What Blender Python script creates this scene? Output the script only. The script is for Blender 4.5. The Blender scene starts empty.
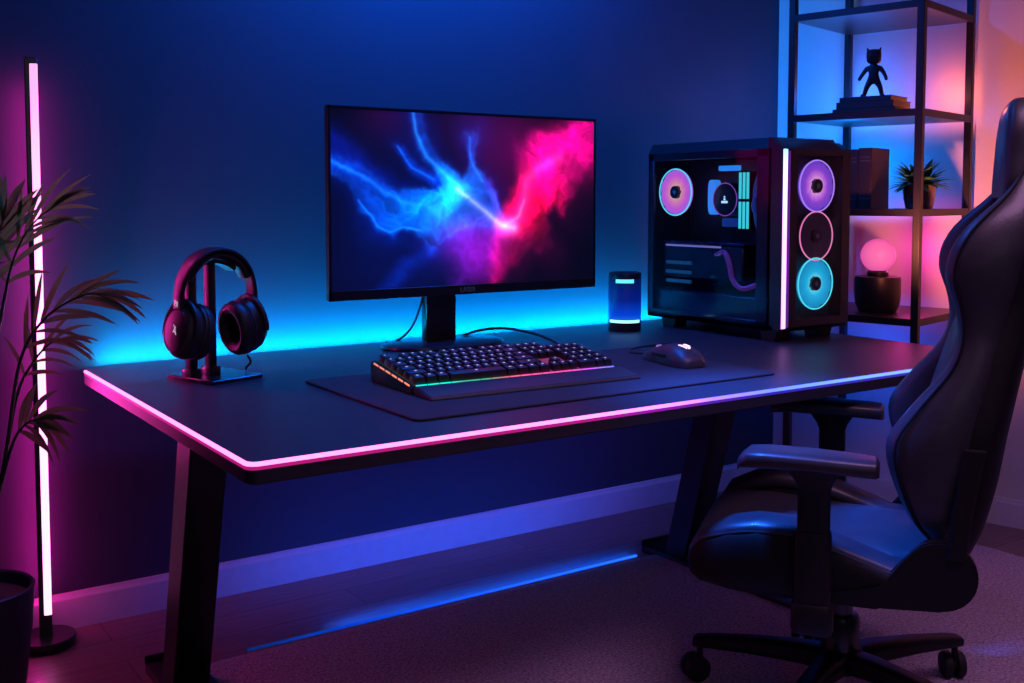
import bpy, bmesh, math, random
import numpy as np
from mathutils import Vector, Matrix
random.seed(7)
S = bpy.context.scene
COL = S.collection
R = math.radians
PI = math.pi

# ------------------------------------------------------------------ materials
def mat(name, col, rough=.5, metal=0, emit=None, es=0, vary=.12, scale=30, bump=0, bscale=80, spec=.5, coat=0, sheen=0):
    m = bpy.data.materials.new(name); m.use_nodes = True
    nt = m.node_tree; b = nt.nodes['Principled BSDF']
    b.inputs['Roughness'].default_value = rough
    b.inputs['Metallic'].default_value = metal
    b.inputs['Specular IOR Level'].default_value = spec
    b.inputs['Coat Weight'].default_value = coat
    b.inputs['Sheen Weight'].default_value = sheen
    tc = nt.nodes.new('ShaderNodeTexCoord')
    nz = nt.nodes.new('ShaderNodeTexNoise'); nz.inputs['Scale'].default_value = scale; nz.inputs['Detail'].default_value = 3
    nt.links.new(tc.outputs['Object'], nz.inputs['Vector'])
    rp = nt.nodes.new('ShaderNodeValToRGB')
    a = [max(0, c * (1 - vary)) for c in col]; z = [min(1, c * (1 + vary)) for c in col]
    rp.color_ramp.elements[0].position = .3; rp.color_ramp.elements[1].position = .7
    rp.color_ramp.elements[0].color = (*a, 1); rp.color_ramp.elements[1].color = (*z, 1)
    nt.links.new(nz.outputs['Fac'], rp.inputs['Fac']); nt.links.new(rp.outputs['Color'], b.inputs['Base Color'])
    if emit:
        b.inputs['Emission Color'].default_value = (*emit, 1); b.inputs['Emission Strength'].default_value = es
    if bump:
        n2 = nt.nodes.new('ShaderNodeTexNoise'); n2.inputs['Scale'].default_value = bscale; n2.inputs['Detail'].default_value = 4
        bp = nt.nodes.new('ShaderNodeBump'); bp.inputs['Strength'].default_value = bump; bp.inputs['Distance'].default_value = .004
        nt.links.new(tc.outputs['Object'], n2.inputs['Vector'])
        nt.links.new(n2.outputs['Fac'], bp.inputs['Height']); nt.links.new(bp.outputs['Normal'], b.inputs['Normal'])
    return m

def ramp_emit(name, axis, stops, strength, base=(.02, .02, .02), gen=False):
    """emission whose colour runs along one object axis"""
    m = mat(name, base, .4); nt = m.node_tree; b = nt.nodes['Principled BSDF']
    tc = nt.nodes.new('ShaderNodeTexCoord'); sp = nt.nodes.new('ShaderNodeSeparateXYZ')
    nt.links.new(tc.outputs['Object'], sp.inputs[0])
    lo, hi = stops[0][0], stops[-1][0]
    mr = nt.nodes.new('ShaderNodeMapRange'); mr.inputs['From Min'].default_value = lo; mr.inputs['From Max'].default_value = hi
    nt.links.new(sp.outputs[axis], mr.inputs['Value'])
    rp = nt.nodes.new('ShaderNodeValToRGB'); el = rp.color_ramp.elements
    while len(el) < len(stops): el.new(.5)
    for e, (p, c) in zip(el, stops):
        e.position = (p - lo) / (hi - lo); e.color = (*c, 1)
    nt.links.new(mr.outputs[0], rp.inputs['Fac']); nt.links.new(rp.outputs['Color'], b.inputs['Emission Color'])
    b.inputs['Emission Strength'].default_value = strength
    return m

def radial_emit(name, stops, strength, axes=('X', 'Y')):
    m = mat(name, (.03, .03, .04), .4); nt = m.node_tree; b = nt.nodes['Principled BSDF']
    tc = nt.nodes.new('ShaderNodeTexCoord'); ln = nt.nodes.new('ShaderNodeVectorMath'); ln.operation = 'LENGTH'
    nt.links.new(tc.outputs['Object'], ln.inputs[0])
    mr = nt.nodes.new('ShaderNodeMapRange'); mr.inputs['From Max'].default_value = stops[-1][0]; mr.inputs['From Min'].default_value = stops[0][0]
    nt.links.new(ln.outputs['Value'], mr.inputs['Value'])
    rp = nt.nodes.new('ShaderNodeValToRGB'); el = rp.color_ramp.elements
    while len(el) < len(stops): el.new(.5)
    lo, hi = stops[0][0], stops[-1][0]
    for e, (p, c) in zip(el, stops):
        e.position = (p - lo) / (hi - lo); e.color = (*c, 1)
    nt.links.new(mr.outputs[0], rp.inputs['Fac']); nt.links.new(rp.outputs['Color'], b.inputs['Emission Color'])
    b.inputs['Emission Strength'].default_value = strength
    return m

def glass(name, tint=(.75, .8, .9), refl=.3):
    m = bpy.data.materials.new(name); m.use_nodes = True; nt = m.node_tree; nt.nodes.clear()
    out = nt.nodes.new('ShaderNodeOutputMaterial'); mx = nt.nodes.new('ShaderNodeMixShader')
    tr = nt.nodes.new('ShaderNodeBsdfTransparent'); tr.inputs[0].default_value = (*tint, 1)
    gl = nt.nodes.new('ShaderNodeBsdfGlossy'); gl.inputs['Roughness'].default_value = .04
    lw = nt.nodes.new('ShaderNodeLayerWeight'); pw = nt.nodes.new('ShaderNodeMath'); pw.operation = 'POWER'; pw.inputs[1].default_value = 4
    ma = nt.nodes.new('ShaderNodeMath'); ma.operation = 'MULTIPLY_ADD'; ma.inputs[1].default_value = refl; ma.inputs[2].default_value = .012
    nt.links.new(lw.outputs['Facing'], pw.inputs[0]); nt.links.new(pw.outputs[0], ma.inputs[0]); nt.links.new(ma.outputs[0], mx.inputs[0])
    nt.links.new(tr.outputs[0], mx.inputs[1]); nt.links.new(gl.outputs[0], mx.inputs[2])
    nt.links.new(mx.outputs[0], out.inputs[0]); return m

M = {}
M['black'] = mat('black_plastic', (.012, .012, .015), .38)
M['matte'] = mat('matte_black_plastic', (.010, .010, .012), .6)
M['satin'] = mat('satin_black_shell', (.018, .017, .022), .28, coat=.2)
M['shell'] = mat('headphone_shell', (.016, .014, .018), .46)
M['metal'] = mat('black_powder_coat', (.014, .014, .018), .42, metal=.3, bump=.05, bscale=400)
M['leather'] = mat('black_leatherette', (.030, .030, .038), .42, bump=.12, bscale=260, coat=.08)
M['leather_side'] = mat('black_shell_leather', (.004, .004, .0045), .62, spec=.3, bump=.15, bscale=260)
M['armpad'] = mat('armrest_pu', (.03, .03, .036), .38, bump=.05, bscale=300)
M['nylon'] = mat('black_nylon', (.006, .0055, .006), .52, spec=.35, bump=.06, bscale=250)
M['cushion'] = mat('ear_cushion', (.014, .014, .018), .45, bump=.2, bscale=200)
M['logo'] = mat('white_logo', (.75, .75, .8), .4, emit=(.8, .75, .85), es=.35)
M['band'] = mat('spine_band', (.07, .06, .06), .5)
M['greylogo'] = mat('grey_logo', (.14, .15, .19), .4, emit=(.2, .22, .28), es=.04)

# ------------------------------------------------------------------ mesh helpers
def BM(): return bmesh.new()
def xf(bm, verts, loc=(0, 0, 0), rot=None):
    mtx = Matrix.Translation(loc)
    if rot is not None: mtx = mtx @ rot.to_4x4()
    bmesh.ops.transform(bm, matrix=mtx, verts=verts)

def box(bm, lo, hi, bev=0, seg=2, loc=None, rot=None):
    r = bmesh.ops.create_cube(bm, size=1); vs = r['verts']
    lo, hi = Vector(lo), Vector(hi); d = hi - lo; c = (hi + lo) / 2
    bmesh.ops.transform(bm, matrix=Matrix.Translation(c) @ Matrix.Diagonal((*d, 1)), verts=vs)
    if bev:
        es = list({e for v in vs for e in v.link_edges})
        out = bmesh.ops.bevel(bm, geom=es, offset=bev, segments=seg, affect='EDGES', profile=.5)
        vs = list({v for f in out['faces'] for v in f.verts} | {v for v in vs if v.is_valid})
    if loc is not None or rot is not None: xf(bm, vs, loc or (0, 0, 0), rot)
    return vs

def cyl(bm, p0, p1, r0, r1=None, seg=24, cap=True):
    p0, p1 = Vector(p0), Vector(p1); d = p1 - p0
    r1 = r0 if r1 is None else r1
    q = Vector((0, 0, 1)).rotation_difference(d.normalized())
    res = bmesh.ops.create_cone(bm, cap_ends=cap, segments=seg, radius1=r0, radius2=r1, depth=d.length)
    bmesh.ops.transform(bm, matrix=Matrix.Translation((p0 + p1) / 2) @ q.to_matrix().to_4x4(), verts=res['verts'])
    return res['verts']

def rings(bm, rs, closed_ring=True, cap=True, loop=False):
    """skin a list of equally long point rings"""
    V = [[bm.verts.new(p) for p in r] for r in rs]
    n = len(V[0]); k = len(V)
    for i in range(k if loop else k - 1):
        a, b = V[i], V[(i + 1) % k]
        for j in range(n if closed_ring else n - 1):
            try: bm.faces.new((a[j], a[(j + 1) % n], b[(j + 1) % n], b[j]))
            except ValueError: pass
    if cap and closed_ring and not loop:
        bm.faces.new(V[0][::-1]); bm.faces.new(V[-1])
    return V

def catmull(pts, n=8):
    P = [Vector(p) for p in pts]; out = []
    for i in range(len(P) - 1):
        a = P[i - 1] if i else P[0] * 2 - P[1]; b = P[i]; c = P[i + 1]
        d = P[i + 2] if i + 2 < len(P) else P[-1] * 2 - P[-2]
        for k in range(n):
            t = k / n
            out.append(.5 * ((2 * b) + (c - a) * t + (2 * a - 5 * b + 4 * c - d) * t * t + (3 * b - a - 3 * c + d) * t ** 3))
    out.append(P[-1]); return out

def tube(bm, pts, r, seg=8, smooth=0, taper=None, loop=False):
    P = catmull(pts, smooth) if smooth else [Vector(p) for p in pts]
    n = len(P); up = Vector((0, 0, 1)); rs = []; prev = None
    for i, p in enumerate(P):
        if loop: t = (P[(i + 1) % n] - P[i - 1]).normalized()
        else: t = (P[min(i + 1, n - 1)] - P[max(i - 1, 0)]).normalized()
        if prev is None:
            a = up if abs(t.z) < .9 else Vector((1, 0, 0))
            x = t.cross(a).normalized()
        else:
            x = (prev - t * prev.dot(t)).normalized()
        prev = x; y = t.cross(x)
        rr = r * (taper[0] + (taper[1] - taper[0]) * i / (n - 1)) if taper else r
        rs.append([p + x * rr * math.cos(2 * PI * k / seg) + y * rr * math.sin(2 * PI * k / seg) for k in range(seg)])
    rings(bm, rs, loop=loop)

def lathe(bm, prof, seg=32, loc=(0, 0, 0), rot=None, cap=True):
    rs = [[Vector((r * math.cos(2 * PI * k / seg), r * math.sin(2 * PI * k / seg), z)) for k in range(seg)] for r, z in prof]
    V = rings(bm, rs, cap=cap); vs = [v for a in V for v in a]
    xf(bm, vs, loc, rot); return vs

def prism(bm, poly, axis, a, b):
    """extrude a 2D polygon along an axis; poly = pairs in the two other axes in order"""
    def pt(u, v, w):
        return {'X': (w, u, v), 'Y': (u, w, v), 'Z': (u, v, w)}[axis]
    A = [bm.verts.new(pt(u, v, a)) for u, v in poly]; B = [bm.verts.new(pt(u, v, b)) for u, v in poly]
    n = len(poly); bm.faces.new(A); bm.faces.new(B[::-1])
    for i in range(n): bm.faces.new((A[i], B[i], B[(i + 1) % n], A[(i + 1) % n]))
    return A + B

def superring(c, ax, ay, hx, hy, n=20, e=2.6):
    out = []
    for k in range(n):
        t = 2 * PI * k / n; ct, st = math.cos(t), math.sin(t)
        out.append(Vector(c) + Vector(ax) * hx * math.copysign(abs(ct) ** (2 / e), ct) + Vector(ay) * hy * math.copysign(abs(st) ** (2 / e), st))
    return out

def finish(bm, smooth=True):
    bmesh.ops.remove_doubles(bm, verts=bm.verts, dist=1e-6)
    bmesh.ops.recalc_face_normals(bm, faces=bm.faces)
    if smooth:
        for f in bm.faces: f.smooth = True
        for e in bm.edges:
            if len(e.link_faces) == 2 and e.calc_face_angle(0) > R(38): e.smooth = False

def obj(name, bm, m, parent=None, origin=None, world=False, smooth=True):
    """ONE mesh object. world=True: mesh was built in world coordinates and is moved into the parent's frame."""
    finish(bm, smooth)
    if world and parent is not None:
        bmesh.ops.transform(bm, matrix=WM[parent.name].inverted(), verts=bm.verts)
    loc = Vector((0, 0, 0))
    if origin is not None:
        o_ = Vector(origin)
        if world and parent is not None: o_ = WM[parent.name].inverted() @ o_
        bmesh.ops.translate(bm, vec=-o_, verts=bm.verts); loc = o_
    me = bpy.data.meshes.new(name); bm.to_mesh(me); bm.free()
    me.materials.append(m)
    o = bpy.data.objects.new(name, me); COL.objects.link(o); o.location = loc
    if parent is not None:
        o.parent = parent
        WM[o.name] = WM[parent.name] @ Matrix.Translation(loc)
    else: WM[o.name] = Matrix.Translation(loc)
    return o

WM = {}
def thing(name, label, cat, loc=(0, 0, 0), rz=0, group=None):
    o = bpy.data.objects.new(name, None); COL.objects.link(o)
    o.location = loc; o.rotation_euler = (0, 0, rz); o.empty_display_size = .05
    WM[o.name] = Matrix.Translation(loc) @ Matrix.Rotation(rz, 4, 'Z')
    return tag(o, label, cat, group)
def tag(o, label, cat, group=None):
    o['label'] = label; o['category'] = cat
    if group: o['group'] = group
    return o
def struct(name, bm, m, smooth=False):
    o = obj(name, bm, m, smooth=smooth); o['kind'] = 'structure'; return o
def text_mesh(s, size, m, name, parent, mtx, extrude=.0006):
    cu = bpy.data.curves.new('t', 'FONT'); cu.body = s; cu.size = size; cu.extrude = extrude; cu.align_x = 'CENTER'
    t = bpy.data.objects.new('t', cu); COL.objects.link(t)
    me = bpy.data.meshes.new_from_object(t); bpy.data.objects.remove(t)
    bm = BM(); bm.from_mesh(me); bpy.data.meshes.remove(me)
    bmesh.ops.transform(bm, matrix=mtx, verts=bm.verts)
    return obj(name, bm, m, parent, world=True, smooth=False)

# ------------------------------------------------------------------ the setting
YW = 3.165
WX, WA = 3.502, R(13.4)                        # corner with the pale wall, and how far that wall swings
wdir = Vector((math.sin(WA), -math.cos(WA), 0)); wn = Vector((-math.cos(WA), -math.sin(WA), 0))

m_wall = mat('navy_wall_paint', (.036, .041, .074), .62, vary=.05, scale=3, bump=.06, bscale=220)
m_pale = mat('pale_wall_paint', (.62, .60, .62), .6, vary=.04, scale=3, bump=.05, bscale=200)
m_ceil = mat('ceiling_paint', (.12, .12, .16), .8)
m_base = mat('white_baseboard_paint', (.62, .62, .68), .4, vary=.03)

m_floor = mat('dark_wood_planks', (.1, .07, .07), .33)
nt = m_floor.node_tree; b = nt.nodes['Principled BSDF']
tc = nt.nodes.new('ShaderNodeTexCoord')
br = nt.nodes.new('ShaderNodeTexBrick'); br.inputs['Scale'].default_value = 1; br.inputs['Brick Width'].default_value = 1.4; br.inputs['Row Height'].default_value = .15
br.inputs['Mortar Size'].default_value = .0025; br.inputs['Color1'].default_value = (.32, .19, .19, 1); br.inputs['Color2'].default_value = (.25, .14, .15, 1); br.inputs['Mortar'].default_value = (.14, .08, .08, 1)
mp = nt.nodes.new('ShaderNodeMapping'); mp.inputs['Scale'].default_value = (1.5, 28, 1)
gn = nt.nodes.new('ShaderNodeTexNoise'); gn.inputs['Scale'].default_value = 3; gn.inputs['Detail'].default_value = 6
mul = nt.nodes.new('ShaderNodeMixRGB'); mul.blend_type = 'MULTIPLY'; mul.inputs['Fac'].default_value = .75
nt.links.new(tc.outputs['Object'], br.inputs['Vector']); nt.links.new(tc.outputs['Object'], mp.inputs['Vector']); nt.links.new(mp.outputs[0], gn.inputs['Vector'])
nt.links.new(br.outputs['Color'], mul.inputs['Color1']); nt.links.new(gn.outputs['Fac'], mul.inputs['Color2']); nt.links.new(mul.outputs[0], b.inputs['Base Color'])
bp = nt.nodes.new('ShaderNodeBump'); bp.inputs['Strength'].default_value = .12; bp.inputs['Distance'].default_value = .004
nt.links.new(gn.outputs['Fac'], bp.inputs['Height']); nt.links.new(bp.outputs['Normal'], b.inputs['Normal'])

bm = BM(); box(bm, (-.75, -1.2, -.1), (6, 3.4, 0)); struct('floor', bm, m_floor)
bm = BM(); box(bm, (-.75, YW, 0), (WX + .3, YW + .12, 2.7)); struct('wall_back', bm, m_wall)
bm = BM(); box(bm, (-.75, -1.2, 0), (-.63, YW, 2.7)); struct('wall_left', bm, m_wall)
def wall_slab(z0, z1, off0, off1, t0, t1):
    bm = BM(); c = Vector((WX, YW, 0)); q = []
    for z in (z0, z1):
        for t, o in ((t0, off0), (t1, off0), (t1, off1), (t0, off1)):
            p = c + wdir * t + wn * o; q.append(bm.verts.new((p.x, p.y, z)))
    for f in ((0, 1, 2, 3), (4, 7, 6, 5), (0, 4, 5, 1), (1, 5, 6, 2), (2, 6, 7, 3), (3, 7, 4, 0)): bm.faces.new([q[i] for i in f])
    return bm
struct('wall_right', wall_slab(0, 2.7, 0, -.12, 0, 4.4), m_pale)
bm = BM(); box(bm, (-.75, -1.2, 2.7), (6, 3.4, 2.8)); struct('ceiling', bm, m_ceil)
bm = BM()
prism(bm, [(YW, 0), (YW - .017, 0), (YW - .017, .086), (YW - .012, .094), (YW - .010, .102), (YW, .102)], 'X', -.63, WX + .01)
struct('baseboard_back', bm, m_base)
bm = wall_slab(0, .088, .017, 0, .01, 4.4); b2 = wall_slab(.088, .102, .010, 0, .01, 4.4)
me_ = bpy.data.meshes.new('tmp'); b2.to_mesh(me_); b2.free(); bm.from_mesh(me_); bpy.data.meshes.remove(me_)
struct('baseboard_right', bm, m_base)

# rug
m_rug = mat('grey_pile_rug', (.38, .30, .38), .95, vary=.65, scale=140, bump=1, bscale=150, sheen=.3)
bm = BM(); NX, NY = 150, 150; x0, x1, y0, y1 = .80, 3.42, -.2, 2.70
V = []
for j in range(NY + 1):
    row = []
    for i in range(NX + 1):
        e = min(i, NX - i, j, NY - j)
        z = .004 + min(1, e / 1.5) * .010 + random.uniform(-.0016, .0016) * (e > 0)
        row.append(bm.verts.new((x0 + (x1 - x0) * i / NX + random.uniform(-.003, .003), y0 + (y1 - y0) * j / NY + random.uniform(-.003, .003), z)))
    V.append(row)
for j in range(NY):
    for i in range(NX): bm.faces.new((V[j][i], V[j][i + 1], V[j + 1][i + 1], V[j + 1][i]))
edge = [V[0][i] for i in range(NX)] + [V[j][NX] for j in range(NY)] + [V[NY][i] for i in range(NX, 0, -1)] + [V[j][0] for j in range(NY, 0, -1)]
low = [bm.verts.new((v.co.x, v.co.y, 0)) for v in edge]
for i in range(len(edge)):
    k = (i + 1) % len(edge); bm.faces.new((edge[i], low[i], low[k], edge[k]))
rug = obj('rug', bm, m_rug, origin=(2.1, 1.25, 0))
tag(rug, 'grey-purple short pile rug on the wood floor under desk and chair', 'rug')

m_rl = ramp_emit('blue_floor_led', 'X', [(-.75, (0, .01, .06)), (-.45, (.0, .03, .35)), (.2, (.01, .10, 1)), (.75, (.015, .14, 1))], 1.5)
bm = BM(); tube(bm, [(.98, 2.712, .009), (2.34, 2.712, .009)], .0045, 8)
o = obj('led_strip', bm, m_rl, origin=(1.7, 2.712, 0)); tag(o, 'thin blue light strip on the floor along the rug edge under the desk', 'light strip')

# ------------------------------------------------------------------ desk
DX0, DX1, DY0, DY1, DZ, DT = .646, 2.99, 1.77, 3.10, .75, .036
desk = thing('desk', 'long black desk with glowing pink to blue front edge', 'desk', (1.8, 2.43, 0))
def rrect(x0, y0, x1, y1, r, n=7, rb=None):
    out = []
    q = r if rb is None else rb
    for cx, cy, a, r in ((x1 - q, y1 - q, 0, q), (x0 + q, y1 - q, 90, q), (x0 + r, y0 + r, 180, r), (x1 - r, y0 + r, 270, r)):
        for k in range(n + 1):
            t = R(a + 90 * k / n); out.append((cx + r * math.cos(t), cy + r * math.sin(t)))
    return out
m_desk = mat('dark_desk_laminate', (.028, .027, .036), .42, vary=.15, scale=60, bump=.04, bscale=500)
bm = BM()
def slab(bm, x0, y0, x1, y1, r, z0, z1, ch, rb=None):
    rs = []
    for ins, z in ((ch, z0), (0, z0 + ch), (0, z1 - ch), (ch, z1)):
        rs.append([Vector((x, y, z)) for x, y in rrect(x0 + ins, y0 + ins, x1 - ins, y1 - ins, max(r - ins, .001), 7, None if rb is None else rb - ins)])
    rings(bm, rs)
slab(bm, DX0, DY0, DX1, DY1, .020, DZ - DT, DZ, .003, .10)
top = obj('desktop', bm, m_desk, desk, world=True)
P_ = (1.0, .09, .55); 
LEDS = [(-1.2, (1, .17, .62)), (-.75, (1, .17, .64)), (-.42, (1, .17, .75)), (-.2, (.62, .15, 1)), (-.05, (.20, .10, 1)), (.15, (.07, .12, 1)), (.5, (.08, .17, 1)), (1.2, (.09, .2, 1))]
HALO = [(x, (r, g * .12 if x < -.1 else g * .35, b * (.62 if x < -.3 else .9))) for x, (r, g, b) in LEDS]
m_led = ramp_emit('edge_led', 'X', LEDS, 3.2)
m_halo = ramp_emit('edge_halo', 'X', HALO, .45)  # bloom around the edge light, painted as a dim glowing band
path = rrect(DX0, DY0, DX1, DY1, .020)
seq = [(DX0, DY1 - .10)] + path[16:24] + [(x, DY0) for x in (.8, 1.1, 1.4, 1.7, 2.0, 2.3, 2.6, 2.8)] + [(DX1 - .035, DY0)]
def edge_profile(prof):
    rs = []
    for i, (x, y) in enumerate(seq):
        t = (Vector(seq[min(i + 1, len(seq) - 1)]) - Vector(seq[max(i - 1, 0)])).normalized(); n_ = Vector((t.y, -t.x))
        rs.append([Vector((x + n_.x * a, y + n_.y * a, DZ + h)) for a, h in prof])
    return rs
bm = BM(); rings(bm, edge_profile([(-.008, -.001), (-.007, .0010), (-.004, .0014), (.001, .0012), (.0018, -.001), (.0018, -.0075), (.001, -.009), (-.003, -.009)])); obj('edge_halo', bm, m_halo, desk, world=True)
bm = BM(); rings(bm, edge_profile([(-.0028, .001), (-.0026, .0050), (.0004, .0052), (.0028, .003), (.0032, -.0012), (.002, -.002), (.0, -.001)])); obj('edge_light', bm, m_led, desk, world=True)
m_cy = mat('cyan_led', (.1, .1, .1), .4, emit=(0, .6, 1), es=2.5)
bm = BM(); box(bm, (DX0 + .06, DY1 - .001, DZ - .014), (DX1 - .06, DY1 + .005, DZ - .004)); obj('rear_light_strip', bm, m_cy, desk, world=True)
def leg(x0, x1, ya, yb):
    bm = BM()
    prism(bm, [(ya + .19, .02), (ya + .285, .02), (ya + .10, DZ - DT - .001), (ya, DZ - DT - .001)], 'X', x0, x1)
    bmesh.ops.bevel(bm, geom=list(bm.edges), offset=.003, segments=1, affect='EDGES')
    obj('leg', bm, M['metal'], desk, world=True)
    bm = BM(); box(bm, (x0 - .015, ya - .38, .0), (x1 + .015, ya + .385, .026), .004)
    box(bm, (x0 - .015, ya + .379, .02), (x1 + .015, ya + .385, .042), .001)
    obj('foot', bm, M['metal'], desk, world=True)
leg(.735, .825, 2.365, 0); leg(2.41, 2.50, 2.365, 0)
bm = BM(); box(bm, (.80, 2.40, DZ - DT - .05), (2.42, 2.45, DZ - DT - .001), .003); obj('crossbeam', bm, M['metal'], desk, world=True)

# ------------------------------------------------------------------ monitor
mon = thing('monitor', 'large black monitor showing a blue and pink nebula', 'monitor', (1.71, 2.92, DZ))
MX0, MX1, MZ0, MZ1, MY = 1.300, 2.289, .913, 1.485, 2.88
bm = BM(); box(bm, (MX0, MY, MZ0), (MX1, MY + .022, MZ1), .004)
box(bm, (MX0 + .2, MY + .02, MZ0 + .1), (MX1 - .2, MY + .05, MZ1 - .12), .02, 3)
obj('housing', bm, M['satin'], mon, world=True)
bm = BM()
bz, bb = .010, .030
for lo, hi in (((MX0, MZ0), (MX1, MZ0 + bb)), ((MX0, MZ1 - bz), (MX1, MZ1)), ((MX0, MZ0), (MX0 + bz, MZ1)), ((MX1 - bz, MZ0), (MX1, MZ1))):
    box(bm, (lo[0], MY - .004, lo[1]), (hi[0], MY + .002, hi[1]), .001, 1)
obj('bezel', bm, M['black'], mon, world=True)

# screen picture painted per vertex from noise-bent streams of colour
GW, GH = 400, 230
def vnoise(x, y, seed):
    xi = np.floor(x).astype(int); yi = np.floor(y).astype(int); fx = x - xi; fy = y - yi
    fx = fx * fx * (3 - 2 * fx); fy = fy * fy * (3 - 2 * fy)
    def h(a, b):
        n = np.sin(a * 127.1 + b * 311.7 + seed * 74.7) * 43758.5453
        return n - np.floor(n)
    return (h(xi, yi) * (1 - fx) + h(xi + 1, yi) * fx) * (1 - fy) + (h(xi, yi + 1) * (1 - fx) + h(xi + 1, yi + 1) * fx) * fy
def fbm(x, y, seed, o=5):
    s = 0; a = .5
    for k in range(o): s = s + a * vnoise(x, y, seed + k); x = x * 2.03; y = y * 2.03; a *= .5
    return s
u, v = np.meshgrid(np.linspace(0, 1, GW), np.linspace(0, 1, GH))      # v runs down
asp = 1.72; X = u * asp; Y = v * 1.0
wx = (fbm(X * 2.6, Y * 2.6, 1) - .5) * .34; wy = (fbm(X * 2.6, Y * 2.6, 9) - .5) * .34
wx2 = (fbm(X * 7 + wx * 6, Y * 7 + wy * 6, 21) - .5) * .12; wy2 = (fbm(X * 7 + wy * 6, Y * 7 - wx * 6, 29) - .5) * .12
rid = 1 - np.abs(2 * fbm(X * 4 + wx * 5, Y * 4 + wy * 5, 50) - 1) * 2.2
rid = np.clip(rid, 0, 1) ** 1.6
cloud = np.clip(fbm(X * 3.2 + wx * 6 + wx2 * 5, Y * 3.2 + wy * 6 + wy2 * 5, 44) * 2.2 - .62, 0, 1.4)
def dist(pl, wamp):
    px = X + wx * wamp + wx2 * wamp; py = Y + wy * wamp + wy2 * wamp
    best = np.full(X.shape, 9.0); tt = np.zeros(X.shape); sg = np.zeros(X.shape); n = len(pl) - 1
    for i in range(n):
        ax, ay = pl[i][0] * asp, pl[i][1]; bx, by = pl[i + 1][0] * asp, pl[i + 1][1]
        dx, dy = bx - ax, by - ay
        t = np.clip(((px - ax) * dx + (py - ay) * dy) / (dx * dx + dy * dy), 0, 1)
        d = np.hypot(px - ax - t * dx, py - ay - t * dy); k = d < best
        cr = np.sign((px - ax) * dy - (py - ay) * dx)
        best = np.where(k, d, best); tt = np.where(k, (i + t) / n, tt); sg = np.where(k, cr, sg)
    return best, tt, sg
img = np.zeros((GH, GW, 3))
def base(cx, cy, sx, sy, col, g=1):
    img[...] += g * np.exp(-(((u - cx) / sx) ** 2 + ((v - cy) / sy) ** 2))[..., None] * np.array(col)
def stream(pl, w, col, g, wamp=.5, start=1.0, end=1.0, p=1.4, tex=.75, side=0, hard=.25):
    """band of light along pl; side=+1/-1 keeps one edge crisp and lets the other one fade"""
    d, t, s = dist(pl, wamp); ww = w * (start + (end - start) * t)
    if side: ww = np.where(s * side > 0, ww, ww * hard)
    f = np.exp(-(d / ww) ** p) * (1 - tex + tex * (cloud * .75 + rid * .65))
    img[...] += g * f[..., None] * np.array(col)
B0 = (.0, .045, .42); B1 = (.0, .17, .92); B2 = (.01, .50, 1.0)
img += np.array((.003, .004, .020))
base(.08, .75, .25, .45, (.001, .010, .07)); base(.18, .15, .2, .25, (.012, .006, .05)); base(.50, .03, .16, .24, (.05, .008, .075))
base(.18, .0, .09, .14, (.05, .0, .04)); base(.63, .20, .14, .26, (.10, .0, .07)); base(.97, .05, .1, .3, (.12, .0, .06)); base(.3, .92, .22, .18, (.004, .012, .10))
base(.44, .72, .09, .13, (.16, .03, .36)); base(.52, .80, .07, .16, (.15, .0, .12))

def region(poly, soft, glow, wamp=.35, dense=1.0):
    """filled shape with noise-bent outline: returns 0..1 coverage with a faint halo outside"""
    pl = []
    for x_, y_ in poly:
        uu = (x_ - 5) / 940; top_ = 5 + 45 * uu; pl.append((uu * asp, (y_ - top_) / (675 - 90 * uu)))
    px = X + wx * wamp * .4 + wx2 * wamp; py = Y + wy * wamp * .4 + wy2 * wamp
    best = np.full(X.shape, 9.0); ins = np.zeros(X.shape, bool); n = len(pl)
    for i in range(n):
        (ax, ay), (bx, by) = pl[i], pl[(i + 1) % n]
        dx, dy = bx - ax, by - ay
        t = np.clip(((px - ax) * dx + (py - ay) * dy) / (dx * dx + dy * dy + 1e-9), 0, 1)
        best = np.minimum(best, np.hypot(px - ax - t * dx, py - ay - t * dy))
        c = ((ay > py) != (by > py)) & (px < dx * (py - ay) / (dy if abs(dy) > 1e-9 else 1e-9) + ax)
        ins ^= c
    d = np.where(ins, best, -best)
    a = np.clip((d + soft) / (2 * soft), 0, 1); a = a * a * (3 - 2 * a)
    return a, np.exp(np.minimum(d, 0) / glow), d
def G(x_, y_, sx, sy):
    uu = (x_ - 5) / 940; cy = (y_ - 5 - 45 * uu) / (675 - 90 * uu)
    return np.exp(-(((u - uu) / sx) ** 2 + ((v - cy) / sy) ** 2))
def paint(m, col, g=1): img[...] += g * m[..., None] * np.array(col)
fil = 1 - np.abs(2 * fbm(X * 5 + wx * 9 + wx2 * 4, Y * 5 + wy * 9 + wy2 * 4, 77) - 1) * 2.6
fil = np.clip(fil, 0, 1) ** 2
tex = .24 + .42 * cloud + .28 * rid + .42 * fil
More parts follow.
